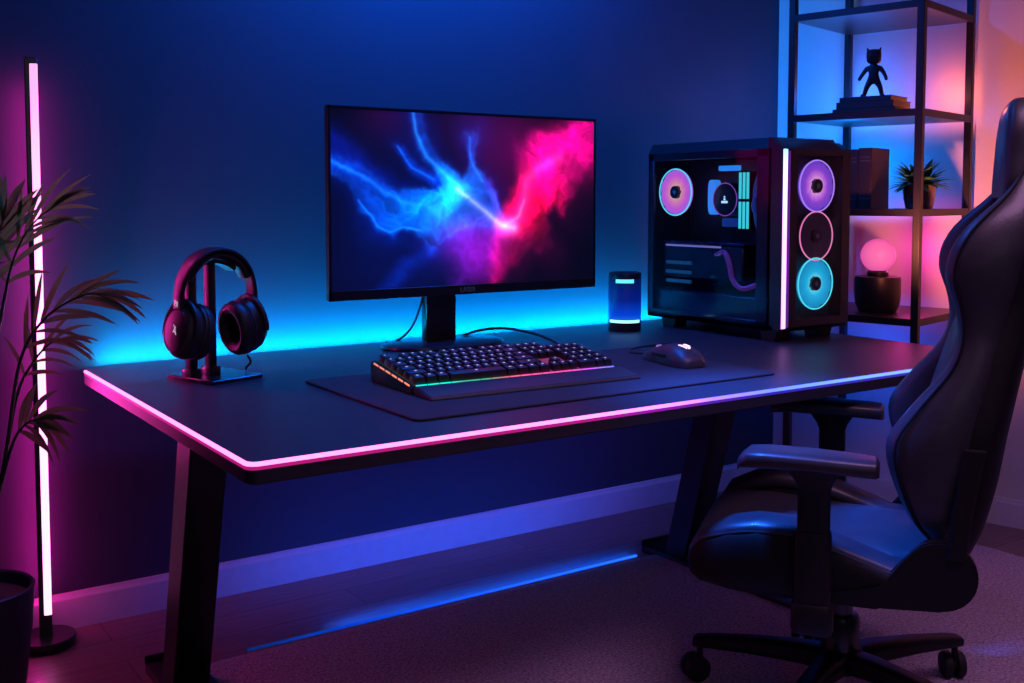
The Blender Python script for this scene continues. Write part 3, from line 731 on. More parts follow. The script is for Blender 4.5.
# inside
part('motherboard', mat('circuit_board', (.01, .012, .02), .4, vary=.5, scale=60), ((2.80, 2.47, .90), (2.812, 2.96, 1.355)))
bm = BM(); cyl(bm, (2.80, 2.69, 1.212), (2.715, 2.69, 1.212), .058, .056, 36); pump = obj('cooler', bm, M['satin'], pc, world=True)
bm = BM(); tube(bm, [(2.715, 2.69 + .057 * math.cos(2 * PI * k / 36), 1.212 + .057 * math.sin(2 * PI * k / 36)) for k in range(36)], .0017, 6, loop=True)
obj('cooler_ring', bm, mat('ring_dim_violet', (.1, .1, .1), .4, emit=(.35, .08, .55), es=.7), pump, world=True)
bm = BM(); box(bm, (2.712, 2.675, 1.199), (2.714, 2.705, 1.207), .0008, 1); box(bm, (2.712, 2.686, 1.209), (2.714, 2.694, 1.216), .0008, 1); cyl(bm, (2.714, 2.69, 1.221), (2.712, 2.69, 1.221), .003, seg=12)
obj('cooler_mark', bm, mat('cooler_mark_glow', (.4, .5, .6), .4, emit=(.5, .85, 1), es=1.2), pump, world=True)
m_ram = mat('ram_glow', (.05, .15, .15), .4, emit=(.06, .72, .70), es=1.1)
for k in range(3):
    y = 2.606 - .0175 * k
    f = part('memory_stick', M['black'], ((2.705, y - .005, 1.108), (2.80, y + .005, 1.308)))
    part('light', m_ram, ((2.700, y - .0045, 1.112), (2.706, y + .0045, 1.204)), ((2.700, y - .0045, 1.214), (2.706, y + .0045, 1.304)), parent=f, bev=.001)
m_bl = mat('blue_inner_light', (.02, .05, .1), .4, emit=(.03, .30, .95), es=.95)
bm = BM(); rings(bm, [superring((2.735 + dx, 2.775, 1.22), (0, 1, 0), (0, 0, 1), .019, .062, 20, 3.5) for dx in (0, .03)]); obj('inner_light', bm, m_bl, pc, world=True)
part('inner_light', m_bl, ((2.72, 2.645, 1.312), (2.75, 2.73, 1.330)))
bm = BM(); rings(bm, [superring((2.74 + dx, 2.628, 1.21), (0, 1, 0), (0, 0, 1), .012, .04, 16, 2) for dx in (0, .02)]); obj('inner_light', bm, m_bl, pc, world=True)
part('inner_light', mat('deep_blue_inner', (.02, .03, .1), .4, emit=(.01, .06, .4), es=.5), ((2.76, 2.63, 1.115), (2.79, 2.75, 1.145)))
gpu = part('graphics_card', M['satin'], ((2.67, 2.56, .93), (2.80, 2.955, 1.052)), bev=.006)
part('light', mat('gpu_glow', (.05, .05, .1), .3, emit=(.30, .28, .75), es=.55), ((2.667, 2.66, 1.043), (2.671, 2.94, 1.050)), parent=gpu, bev=.001)
part('backplate', mat('gpu_backplate', (.03, .035, .07), .25, metal=.6), ((2.665, 2.55, 1.054), (2.80, 2.96, 1.062)), parent=gpu, bev=.001)
for z in (.985, .951, .918):
    part('vent_slot', mat('vent_teal', (.02, .05, .07), .4, emit=(.01, .06, .1), es=.6), ((2.660, 2.80, z - .006), (2.668, 2.93, z + .006)), bev=.001)
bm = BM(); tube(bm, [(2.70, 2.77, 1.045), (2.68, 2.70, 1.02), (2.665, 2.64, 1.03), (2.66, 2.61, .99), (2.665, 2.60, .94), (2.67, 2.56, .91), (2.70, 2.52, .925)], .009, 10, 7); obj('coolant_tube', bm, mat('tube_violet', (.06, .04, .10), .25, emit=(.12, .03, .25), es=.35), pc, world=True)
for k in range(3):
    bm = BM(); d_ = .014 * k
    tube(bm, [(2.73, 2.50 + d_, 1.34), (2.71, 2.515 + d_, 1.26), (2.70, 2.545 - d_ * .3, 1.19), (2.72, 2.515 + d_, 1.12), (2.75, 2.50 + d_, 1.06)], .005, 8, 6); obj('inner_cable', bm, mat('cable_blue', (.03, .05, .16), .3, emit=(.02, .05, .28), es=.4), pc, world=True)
part('power_shroud', M['black'], ((2.64, 2.44, PZ0 + .02), (2.92, 2.97, .885)))

# ------------------------------------------------------------------ shelf unit against the pale wall
SA = R(13.4)
sh = thing('shelf_unit', 'open black metal shelf unit with dark boards by pale wall', 'shelf', (3.1966, 2.2573, 0), SA)
# local: x = away from the room (depth), y = along the wall away from the viewer
SD, SL = .455, .475
m_board = mat('dark_walnut_board', (.032, .022, .02), .34, vary=.4, scale=14)
for x in (0, SD):
    for y in (0, SL):
        bm = BM(); box(bm, (x - .013, y - .013, .0135 if y < .4 else 0), (x + .013, y + .013, 2.05), .002, 1); obj('post', bm, M['metal'], sh)
BZ = (.80, 1.178, 1.520, 1.885)
for z in BZ:
    bm = BM(); box(bm, (-.004, -.004, z - .020), (SD + .004, SL + .004, z), .002, 1); bd = obj('board', bm, m_board, sh)
    bm = BM()
    for lo, hi in (((-.012, 0, z - .024), (-.005, SL, z + .001)), ((0, -.012, z - .024), (SD, -.005, z + .001))): box(bm, lo, hi, .001, 1)
    obj('rail', bm, M['metal'], sh)
SM = WM[sh.name]
def on_shelf(x, y, z): return SM @ Vector((x, y, z))

def book(name_label, lo, hi, cover, group, spine='x', title=True):
    """lo/hi in shelf frame; spine faces -x"""
    c = on_shelf((lo[0] + hi[0]) / 2, (lo[1] + hi[1]) / 2, lo[2])
    t = thing('book', name_label, 'book', c, SA, group)
    d = Vector(hi) - Vector(lo); hx, hy, hz = d.x / 2, d.y / 2, d.z
    bm = BM()
    if spine == 'stand':
        box(bm, (-hx, -hy, 0), (hx, -hy + .003, hz), .001, 1); box(bm, (-hx, hy - .003, 0), (hx, hy, hz), .001, 1); box(bm, (-hx, -hy, 0), (-hx + .004, hy, hz), .0015, 1)
        obj('cover', bm, cover, t)
        bm = BM(); box(bm, (-hx + .003, -hy + .0025, .003), (hx - .004, hy - .0025, hz - .003)); obj('pages', bm, M['pages'], t)
        bm = BM()
        for z in (.78, .84, .16): box(bm, (-hx - .0006, -hy + .006, hz * z), (-hx + .001, hy - .006, hz * z + .004))
        obj('spine_band', bm, M['band'], t)
    else:
        box(bm, (-hx, -hy, 0), (hx, hy, .003), .001, 1); box(bm, (-hx, -hy, hz - .003), (hx, hy, hz), .001, 1); box(bm, (-hx, -hy, 0), (-hx + .004, hy, hz), .0015, 1)
        obj('cover', bm, cover, t)
        bm = BM(); box(bm, (-hx + .003, -hy + .003, .0025), (hx - .004, hy - .003, hz - .0025)); obj('pages', bm, M['pages'], t)
    return t
M['pages'] = mat('book_pages', (.14, .12, .11), .8, vary=.3, scale=200)
cv = [mat('book_cover_%s' % n, c, .5) for n, c in (('ink', (.016, .014, .022)), ('slate', (.03, .026, .036)), ('plum', (.022, .012, .016)), ('umber', (.026, .014, .012)))]
z = BZ[1]
y = .372
for w, h, lab, c in ((.05, .205, 'dark upright book furthest behind the computer tower', cv[1]), (.034, .212, 'thin dark upright book, second of the row from the tower', cv[0]), (.046, .214, 'dark upright book between the thin one and the plant-side end book', cv[2]), (.05, .218, 'thick dark end book standing nearest the small potted plant', cv[3])):
    book(lab, (.05, y - w, z), (.20, y, z + h), c, 'dark books on the middle shelf', 'stand'); y -= w + .001
z = BZ[2]
book('widest dark book lying at the bottom of the stack under the figurine', (.09, .125, z), (.26, .362, z + .022), cv[3], 'stacked books on the upper shelf', 'flat')
book('dark book lying in the middle of the stack under the figurine', (.095, .135, z + .0222), (.255, .350, z + .047), cv[2], 'stacked books on the upper shelf', 'flat')
book('dark book lying at the top of the stack, figurine standing on it', (.10, .145, z + .0472), (.25, .340, z + .064), cv[0], 'stacked books on the upper shelf', 'flat')

# figurine, faces the room: feet apart, arms held away
fz = BZ[2] + .0642
fg = thing('figurine', 'small dark figurine with a blocky head, legs apart, on stacked books', 'figurine', on_shelf(.165, .24, fz), SA + R(-90) + R(20))
def skin_body(name, verts, edges, radii, m, parent, root=0, sub=2):
    me = bpy.data.meshes.new(name); me.from_pydata(verts, edges, []); o = bpy.data.objects.new(name, me); COL.objects.link(o)
    sk = o.modifiers.new('skin', 'SKIN'); sk.use_smooth_shade = True
    for v, r in zip(me.skin_vertices[0].data, radii): v.radius = r if isinstance(r, tuple) else (r, r)
    me.skin_vertices[0].data[root].use_root = True
    sm = o.modifiers.new('sub', 'SUBSURF'); sm.levels = sub; sm.render_levels = sub
    dg = bpy.context.evaluated_depsgraph_get(); m2 = bpy.data.meshes.new_from_object(o.evaluated_get(dg)); bpy.data.objects.remove(o)
    m2.materials.clear(); m2.materials.append(m)
    for p in m2.polygons: p.use_smooth = True
    o = bpy.data.objects.new(name, m2); COL.objects.link(o); o.parent = parent; return o
m_fig = mat('dark_resin', (.02, .018, .022), .45)
k = 1.0
V_ = [(0, 0, .066), (0, 0, .086), (0, 0, .105), (0, 0, .118), (0, 0, .135),
      (.014, 0, .058), (.024, -.002, .034), (.030, .002, .008), (.036, -.016, .005),
      (-.014, 0, .058), (-.024, -.002, .034), (-.032, .002, .008), (-.042, -.014, .005),
      (.024, 0, .104), (.035, -.002, .088), (.044, -.006, .068), (.045, -.009, .059),
      (-.024, 0, .104), (-.036, -.002, .088), (-.047, -.006, .070), (-.051, -.009, .061)]
E_ = [(0, 1), (1, 2), (2, 3), (3, 4), (0, 5), (5, 6), (6, 7), (7, 8), (0, 9), (9, 10), (10, 11), (11, 12), (2, 13), (13, 14), (14, 15), (15, 16), (2, 17), (17, 18), (18, 19), (19, 20)]
R_ = [.017, .016, .020, .010, .010, .012, .010, .008, .006, .012, .010, .008, .006, .010, .008, .007, .007, .010, .008, .007, .007]
skin_body('body', V_, E_, R_, m_fig, fg)
bm = BM(); rings(bm, [superring((0, 0, zz_), (1, 0, 0), (0, 1, 0), a, a * .85, 20, 3.2) for zz_, a in ((.121, .012), (.124, .020), (.132, .025), (.150, .0265), (.166, .0255), (.172, .019), (.174, .010))])
hd = obj('head', bm, m_fig, fg)
for s in (-1, 1):
    bm = BM(); cyl(bm, (s * .018, 0, .166), (s * .024, 0, .180), .007, .002, 12); obj('ear', bm, m_fig, hd)
    bm = BM(); bmesh.ops.create_uvsphere(bm, u_segments=12, v_segments=8, radius=.0042); xf(bm, bm.verts, (s * .010, -.0215, .149)); obj('eye', bm, M['satin'], hd)

# small plant on the middle shelf
pl = thing('potted_plant', 'small leafy plant in a copper pot on the middle shelf', 'plant', on_shelf(.165, .062, BZ[1]), SA)
m_cop = mat('copper_pot', (.26, .17, .14), .33, metal=.75, vary=.15)
bm = BM(); lathe(bm, [(.036, 0), (.045, .002), (.053, .035), (.056, .075), (.057, .088), (.054, .088), (.052, .078), (.02, .076)], 36); obj('pot', bm, m_cop, pl)
bm = BM(); lathe(bm, [(.01, .070), (.052, .070), (.050, .079), (.02, .083)], 24); obj('soil', bm, mat('soil', (.03, .02, .015), .95, bump=.6, bscale=120), pl)
m_leaf = mat('small_leaf', (.035, .13, .055), .5, vary=.35, scale=25)
def leaf(bm, base_, dirn, length, width, droop, up=(0, 0, 1), n=7, fold=.25):
    d = Vector(dirn).normalized(); side = d.cross(Vector(up))
    if side.length < 1e-3: side = Vector((1, 0, 0))
    side.normalize(); p = Vector(base_); rows = []
    for i in range(n + 1):
        t = i / n; w = width * (math.sin(PI * min(1, t * .92 + .08)) ** .8 if t < 1 else .02)
        nrm = side.cross(d).normalized()
        rows.append((p + side * w / 2, p - nrm * w * fold * .5, p - side * w / 2))
        d = (d + Vector((0, 0, -droop / n))).normalized(); p = p + d * length / n
    V = [[bm.verts.new(q) for q in r] for r in rows]
    for a, c in zip(V[:-1], V[1:]):
        bm.faces.new((a[0], a[1], c[1], c[0])); bm.faces.new((a[1], a[2], c[2], c[1]))
for i in range(58):
    bm = BM(); a = i * 2.399; el = R(14 + 56 * ((i * 37) % 58) / 58)
    d = Vector((math.cos(a) * math.cos(el), math.sin(a) * math.cos(el), math.sin(el)))
    leaf(bm, (d.x * .012, d.y * .012, .082), d, .088 + .03 * random.random(),   .030, 1.05 - .4 * math.sin(el))
    obj('leaf', bm, m_leaf, pl)

# orb lamp on the bottom shelf
ol = thing('table_lamp', 'pink glowing globe lamp on a dark round base, bottom shelf', 'lamp', on_shelf(.175, .213, BZ[0]), SA)
bm = BM(); lathe(bm, [(.05, 0), (.068, .003), (.079, .03), (.083, .07), (.083, .118), (.080, .130), (.03, .131)], 40); obj('base', bm, mat('dark_ceramic', (.035, .025, .028), .4, metal=.2), ol)
bm = BM(); lathe(bm, [(.036, .130), (.038, .134), (.038, .146), (.032, .152), (.01, .153)], 32); obj('collar', bm, M['black'], ol)
bm = BM(); bmesh.ops.create_uvsphere(bm, u_segments=40, v_segments=24, radius=.062); xf(bm, bm.verts, (0, 0, .207))
m_orb = mat('frosted_globe', (.18, .04, .10), .5, emit=(1, .16, .42), es=.85)
nt = m_orb.node_tree; lw = nt.nodes.new('ShaderNodeLayerWeight'); lw.inputs['Blend'].default_value = .35
rp = nt.nodes.new('ShaderNodeValToRGB'); rp.color_ramp.elements[0].color = (1, .17, .48, 1); rp.color_ramp.elements[1].color = (.72, .03, .34, 1)
nt.links.new(lw.outputs['Facing'], rp.inputs['Fac']); nt.links.new(rp.outputs[0], nt.nodes['Principled BSDF'].inputs['Emission Color'])
obj('globe', bm, m_orb, ol)

# ------------------------------------------------------------------ floor lamp
LX, LY = .545, 3.075
fl = thing('floor_lamp', 'tall slim floor lamp with a pink light tube', 'lamp', (LX, LY, 0), R(-12))
bm = BM(); lathe(bm, [(.06, 0), (.076, .0), (.078, .004), (.078, .020), (.074, .025), (.02, .026)], 48); obj('base', bm, M['satin'], fl)
bm = BM(); box(bm, (-.016, -.010, .024), (.016, .014, 1.585), .002, 1); obj('pole', bm, M['satin'], fl)
m_tube = ramp_emit('pink_tube', 'Z', [(.0, (1, .26, .70)), (1.1, (1, .26, .70)), (1.5, (1, .14, .55))], 3.6)
bm = BM(); box(bm, (-.003, -.0135, .085), (.0162, -.008, 1.568), .0015, 1); obj('light_tube', bm, m_tube, fl)

# ------------------------------------------------------------------ palm in the pot at the left
pp = thing('potted_palm', 'tall arching palm in a dark round pot at the left edge', 'plant', (.34, 2.79, 0), R(-34.05))
m_pot = mat('dark_blue_pot', (.03, .032, .055), .45, bump=.06, bscale=150)
bm = BM(); lathe(bm, [(.09, 0), (.118, .002), (.126, .05), (.146, .20), (.152, .292), (.155, .302), (.150, .306), (.143, .302), (.139, .27), (.02, .265)], 48); obj('pot', bm, m_pot, pp).scale = (.85, .85, .94)
bm = BM(); lathe(bm, [(.02, .255), (.139, .255), (.136, .275), (.05, .285), (.01, .288)], 32); obj('soil', bm, mat('dark_soil', (.03, .02, .018), .95, bump=.8, bscale=90), pp).scale = (.85, .85, .94)
m_palm = mat('palm_leaf', (.06, .115, .035), .48, vary=.35, scale=9)
def translucent(m, col, f):
    nt = m.node_tree; b = nt.nodes['Principled BSDF']; out = nt.nodes['Material Output']
    tl = nt.nodes.new('ShaderNodeBsdfTranslucent'); tl.inputs[0].default_value = (*col, 1); mx = nt.nodes.new('ShaderNodeMixShader'); mx.inputs[0].default_value = f
    nt.links.new(b.outputs[0], mx.inputs[1]); nt.links.new(tl.outputs[0], mx.inputs[2]); nt.links.new(mx.outputs[0], out.inputs[0])
translucent(m_palm, (.16, .20, .07), .3)
m_stem = mat('palm_stem', (.05, .06, .03), .55)
# local frame: x = to the right, y = away, z = up
def frond(pts, n, L, W, spread=55, tipspread=18, droop=.7, skip=.28, both=True, roll=0):
    P = catmull(pts, 8); bm = BM(); tube(bm, P, .0055, 7, taper=(1, .25)); f = obj('frond_stem', bm, m_stem, pp)
    bm = BM(); N = len(P)
    for k in range(n):
        t = skip + (1 - skip) * k / (n - 1); i = min(N - 2, int(t * (N - 1))); p = P[i]; d = (P[i + 1] - P[i]).normalized()
        u_ = (t - skip) / (1 - skip); ang = R(spread + (tipspread - spread) * u_) 
        side = Matrix.Rotation(R(roll), 3, d) @ d.cross(Vector((0, -1, .25))).normalized()
        for s in ((1, -1) if both else (1,)):
            a2 = ang * random.uniform(.8, 1.15); dd = d * math.cos(a2) + side * s * math.sin(a2) + Vector((0, random.uniform(-.25, .25), 0))
            ll = L * (.62 + .38 * math.sin(PI * (u_ * .8 + .15))) * random.uniform(.85, 1.1)
            leaf(bm, p, dd, ll, W * random.uniform(.8, 1.1), droop * random.uniform(.6, 1.3), up=(0, -1, .2), n=9)
    obj('leaflets', bm, m_palm, f); return f
c0 = Vector((0, 0, .28))
# frond tips (x to the right of the pot, height) follow the arching silhouette
frond([c0 + Vector((.01, 0, 0)), (.085, -.01, .60), (.135, -.03, .83), (.20, -.04, .935), (.29, -.05, .99), (.345, -.05, .995)], 9, .165, .013, 34, 8, .75, .46)
frond([c0 + Vector((-.02, .01, 0)), (.02, .0, .62), (.075, .01, .93), (.105, .02, 1.07), (.145, .03, 1.15), (.205, .03, 1.20)], 8, .17, .013, 40, 8, .8, .52)
frond([c0 + Vector((.0, -.02, 0)), (.07, -.03, .50), (.125, -.05, .65), (.17, -.07, .70), (.205, -.08, .71)], 6, .135, .016, 48, 12, 1.2, .62)
frond([c0 + Vector((-.03, 0, 0)), (-.01, .03, .70), (.025, .05, 1.0), (.05, .05, 1.10), (.07, .05, 1.17)], 6, .17, .021, 32, 10, .5, .52)
frond([c0 + Vector((-.05, -.01, 0)), (-.06, .0, .7), (-.05, .0, .93), (-.03, .0, 1.04), (.01, -.01, 1.10)], 7, .16, .018, 42, 12, .6, .48)
frond([c0 + Vector((.0, .02, 0)), (.05, .05, .55), (.09, .05, .74), (.13, .05, .82), (.18, .04, .87), (.22, .03, .88)], 6, .13, .011, 40, 10, .9, .5)
frond([c0 + Vector((-.06, .02, 0)), (-.16, .04, .7), (-.24, .05, .98), (-.33, .06, 1.08)], 9, .2, .018, 48, 14, .8, .4)
frond([c0 + Vector((-.05, -.03, 0)), (-.13, -.06, .6), (-.22, -.10, .78), (-.32, -.13, .80)], 9, .18, .018, 52, 14, .9, .4)

# ------------------------------------------------------------------ gaming chair
# local: x = forward (to the desk), y = to the sitter's left (towards the viewer), z up
ch = thing('gaming_chair', 'black racing-style gaming chair with armrests on the rug', 'chair', (2.06, 1.64, .0), math.atan2(.809, -.588))
LE, LS = M['leather'], M['leather_side']
def curve_at(tab, z):
    """Catmull-Rom through the table rows"""
    n = len(tab)
    if z <= tab[0][0]: return list(tab[0][1:])
    if z >= tab[-1][0]: return list(tab[-1][1:])
    for i in range(n - 1):
        if tab[i][0] <= z <= tab[i + 1][0]:
            t = (z - tab[i][0]) / (tab[i + 1][0] - tab[i][0]); out = []
            for c in range(1, len(tab[0])):
                x0, x1 = tab[i][0], tab[i + 1][0]; a, b_ = tab[i][c], tab[i + 1][c]
                m0 = (b_ - tab[i - 1][c]) / (x1 - tab[i - 1][0]) * (x1 - x0) if i else b_ - a
                m1 = (tab[i + 2][c] - a) / (tab[i + 2][0] - x0) * (x1 - x0) if i + 2 < n else b_ - a
                out.append((2 * t ** 3 - 3 * t * t + 1) * a + (t ** 3 - 2 * t * t + t) * m0 + (-2 * t ** 3 + 3 * t * t) * b_ + (t ** 3 - t * t) * m1)
            return out
# seat pad
bm = BM(); rs = []
for x_, zt, zb, hw in ((-.245, .435, .37, .15), (-.22, .452, .35, .165), (-.10, .455, .338, .17), (.05, .462, .336, .175), (.18, .472, .336, .18), (.27, .468, .342, .18), (.315, .445, .352, .175), (.335, .405, .372, .165)):
    rs.append(superring((x_, 0, (zt + zb) / 2), (0, 1, 0), (0, 0, 1), hw + .02, (zt - zb) / 2, 28, 3.4))
rings(bm, rs); obj('seat', bm, LE, ch)
for s in (-1, 1):
    bm = BM(); rs = []; edge_ = []
    for x_, zt, zb, hw, yc in ((-.23, .425, .365, .035, .215), (-.20, .43, .345, .05, .22), (-.11, .432, .336, .055, .225), (-.03, .462, .334, .06, .23), (.085, .503, .334, .064, .232), (.17, .505, .334, .064, .232), (.23, .492, .337, .062, .228), (.295, .462, .345, .055, .218), (.318, .42, .358, .045, .21), (.326, .39, .372, .03, .205)):
        rs.append(superring((x_, s * yc, (zt + zb) / 2), (0, 1, 0), (0, 0, 1), hw, (zt - zb) / 2, 24, 2.7))
        edge_.append((x_, s * (yc + hw * .75), zb + (zt - zb) * .88))
    rings(bm, rs); bo = obj('seat_bolster', bm, LS, ch)
    bm = BM(); tube(bm, edge_, .0032, 6, 4); obj('piping', bm, LE, bo)
    # smooth upper facing of the bolster
    bm = BM(); rs = []
    for x_, zt, zb, hw, yc in ((-.20, .434, .40, .044, .219), (-.11, .436, .40, .049, .223), (-.03, .466, .42, .054, .228), (.085, .507, .455, .058, .230), (.17, .509, .458, .058, .230), (.23, .496, .448, .056, .226), (.295, .466, .42, .049, .216), (.32, .425, .39, .038, .208)):
        rs.append(superring((x_, s * (yc - .006), (zt + zb) / 2), (0, 1, 0), (0, 0, 1), hw, (zt - zb) / 2, 20, 2.6))
    rings(bm, rs); obj('bolster_top', bm, LE, bo)
# backrest shell: (z, front x of the pad, rear x, half width)
BT = [(.43, -.20, -.27, .20), (.50, -.195, -.30, .235), (.60, -.19, -.325, .262), (.72, -.20, -.345, .272), (.85, -.235, -.37, .255), (.98, -.275, -.395, .238), (1.08, -.30, -.415, .246), (1.16, -.32, -.43, .238), (1.24, -.338, -.445, .195), (1.30, -.345, -.45, .168), (1.37, -.349, -.455, .165), (1.41, -.352, -.456, .160), (1.432, -.360, -.450, .148), (1.44, -.374, -.440, .128)]
bm = BM(); rs = []
for i in range(60):
    z = .43 + (1.44 - .43) * i / 59; f_, r_, w = curve_at(BT, z)
    rs.append(superring(((f_ + r_) / 2, 0, z), (0, 1, 0), (1, 0, 0), w, (f_ - r_) / 2, 36, 3.0))
rings(bm, rs); obj('backrest', bm, LS, ch)
# centre pad and headrest
bm = BM(); rs = []
for i in range(40):
    t = i / 39; z = .47 + .70 * t; f_, r_, w = curve_at(BT, z); e = math.sin(PI * (.04 + .92 * t)) ** .35
    rs.append(superring((f_ - .005, 0, z), (0, 1, 0), (1, 0, 0), .155 * e, .030 * e, 24, 2.8))
rings(bm, rs); obj('back_pad', bm, LE, ch)
bm = BM(); rs = []
for i in range(24):
    t = i / 23; z = 1.215 + .213 * t; f_, r_, w = curve_at(BT, z); e = math.sin(PI * (.03 + .94 * t)) ** .16
    rs.append(superring((f_ - .004, 0, z), (0, 1, 0), (1, 0, 0), (w - .006) * min(1, e), .034 * e, 32, 4.5))
rings(bm, rs); obj('headrest', bm, LE, ch)
# side wings: (z, front x, half width, y centre)
WT = [(.455, -.200, .022, .175), (.49, -.178, .034, .20), (.53, -.148, .042, .222), (.62, -.108, .046, .238), (.70, -.096, .046, .242), (.77, -.140, .045, .236), (.86, -.212, .043, .220), (.92, -.232, .042, .210), (.98, -.226, .043, .210), (1.05, -.205, .045, .217), (1.11, -.216, .045, .217), (1.17, -.256, .041, .204), (1.22, -.303, .035, .180), (1.27, -.334, .029, .160), (1.32, -.350, .020, .146)]
for s in (-1, 1):
    bm = BM(); rs = []; edge_ = []; edge2 = []
    for i in range(46):
        z = .455 + (1.32 - .455) * i / 45; f_, w, yc = curve_at(WT, z); pf, pr, pw = curve_at(BT, z); back = (pf + pr) / 2
        e = min(1, (.05 + i / 45 / .10) ** .5, (.04 + (1 - i / 45) / .16) ** .6)
        back = min(back, f_ - .03); hx = (f_ - back) / 2 * min(1, (.04 + (1 - i / 45) / .20) ** .6); f_ = (f_ + back) / 2 + hx; back = f_ - 2 * hx
        rs.append(superring(((f_ + back) / 2, s * yc, z), (0, 1, 0), (1, 0, 0), w * e, hx, 22, 2.5))
        edge_.append((f_ - hx * .22, s * (yc + w * e * .86), z)); edge2.append((f_ - hx * .22, s * (yc - w * e * .86), z))
    rings(bm, rs); wg = obj('back_wing', bm, LE, ch)
    bm = BM(); tube(bm, edge_, .0030, 6); obj('piping', bm, LS, wg)
    # outer side cover from the wing's edge back to the shell
    bm = BM(); f0, r0, w0 = curve_at(BT, 1.20)
    rs = [superring((curve_at(BT, z)[0] - .002, s * .150, z), (0, 1, 0), (1, 0, 0), .017 * e, .006, 14, 2.2) for z, e in ((1.175, .3), (1.182, .8), (1.192, 1), (1.235, 1), (1.252, .8), (1.26, .3))]
    rings(bm, rs); obj('harness_slot', bm, M['matte'], ch)
# hinge brackets and recline bars
for s in (-1, 1):
    y0_, y1_ = sorted((s * .262, s * .292))
    bm = BM(); poly = [(-.205 + .073 * math.cos(R(a)), .432 + .073 * math.sin(R(a))) for a in range(95, -90 - 180 + 360 - 360, -15)] if False else None
    arc = [(-.207 + .074 * math.cos(R(a)), .432 + .074 * math.sin(R(a))) for a in range(60, 285, 15)]
    prism(bm, arc + [(-.10, .352), (.02, .345), (.02, .375), (-.09, .392), (-.13, .45)], 'Y', y0_, y1_)
    bmesh.ops.bevel(bm, geom=list(bm.edges), offset=.004, segments=2, affect='EDGES'); hb = obj('hinge_cover', bm, M['nylon'], ch)
    bm = BM(); rs = [superring((x_, s * .284, z), (1, 0, 0), (0, 1, 0), .021, .013, 16, 4) for x_, z in ((-.236, .47), (-.245, .56), (-.262, .67), (-.268, .700))] 
    rings(bm, rs); obj('recline_bar', bm, M['nylon'], ch)
# armrests
for s in (-1, 1):
    yc = s * .315
    bm = BM(); rs = []
    for x_, hw, zt in ((-.085, .030, .664), (-.078, .043, .668), (-.05, .050, .670), (.05, .054, .674), (.14, .055, .675), (.18, .050, .672), (.197, .040, .664), (.203, .028, .656)):
        rs.append(superring((x_, yc, zt - .012), (0, 1, 0), (0, 0, 1), hw, .019 if .0 < x_ + .08 and x_ < .19 else .013, 22, 3.6))
    rings(bm, rs); obj('armrest_pad', bm, M['armpad'], ch)
    bm = BM()
    rings(bm, [superring((.045, yc, z), (1, 0, 0), (0, 1, 0), a, b_, 20, 4) for z, a, b_ in ((.355, .036, .024), (.37, .038, .026), (.50, .038, .026), (.51, .036, .024))])
    rings(bm, [superring((.045, yc, z), (1, 0, 0), (0, 1, 0), a, b_, 20, 4) for z, a, b_ in ((.50, .034, .021), (.60, .034, .021), (.618, .040, .028), (.652, .062, .04))])
    obj('armrest_post', bm, M['nylon'], ch)
    bm = BM(); rings(bm, [superring((.045, yc, z), (1, 0, 0), (0, 1, 0), a, b_, 20, 4) for z, a, b_ in ((.292, .040, .026), (.30, .044, .030), (.35, .044, .030), (.358, .038, .026))])
    box(bm, (.015, min(yc, s * .05), .305), (.075, max(yc, s * .05), .325), .004, 1)
    obj('armrest_bracket', bm, M['nylon'], ch)
bm = BM(); box(bm, (-.13, -.12, .296), (.14, .12, .335), .01, 2); box(bm, (-.09, -.07, .262), (.08, .07, .30), .012, 2); obj('tilt_mechanism', bm, M['nylon'], ch)
bm = BM(); cyl(bm, (0, 0, .20), (0, 0, .27), .028, seg=28); lathe(bm, [(.030, .125), (.044, .128), (.044, .215), (.040, .222), (.030, .224)], 32); obj('gas_lift', bm, M['satin'], ch)
bm = BM(); lathe(bm, [(.03, .085), (.055, .09), (.058, .12), (.05, .14), (.03, .142)], 32); hubm = obj('base_hub', bm, M['nylon'], ch)
for k in range(5):
    a = R(2 + 72 * k); d_ = Vector((math.cos(a), math.sin(a), 0)); n_ = Vector((-d_.y, d_.x, 0))
    bm = BM(); rs = [superring(d_ * r + Vector((0, 0, z)), n_, (0, 0, 1), w, h, 18, 3.2) for r, z, w, h in ((.02, .112, .040, .026), (.10, .118, .032, .025), (.22, .118, .025, .020), (.31, .114, .022, .016), (.345, .111, .020, .013), (.352, .109, .014, .009))]
    rings(bm, rs); obj('base_leg', bm, M['nylon'], ch)
    # caster: twin wheels, hood, stem
    c = d_ * .335; wa = a + R((35, -50, 20, 70, -20)[k]); wd = Vector((math.cos(wa), math.sin(wa), 0)); wc = c + wd * .012 + Vector((0, 0, .046))
    ax = Vector((-wd.y, wd.x, 0))
    bm = BM(); cyl(bm, c + Vector((0, 0, .06)), c + Vector((0, 0, .105)), .008, seg=12)
    rings(bm, [superring(wc + ax * o_, wd, (0, 0, 1), .022, .022, 16, 2) for o_ in (-.007, .007)])
    cs = obj('caster', bm, M['nylon'], ch)
    for s in (-1, 1):
        bm = BM()
        rs = [[wc + ax * s * o_ + wd * r * math.cos(2 * PI * j / 24) + Vector((0, 0, r * math.sin(2 * PI * j / 24))) for j in range(24)] for o_, r in ((.006, .028), (.008, .0325), (.020, .0325), (.026, .029), (.028, .012))]
        rings(bm, rs); obj('wheel', bm, M['matte'], cs)

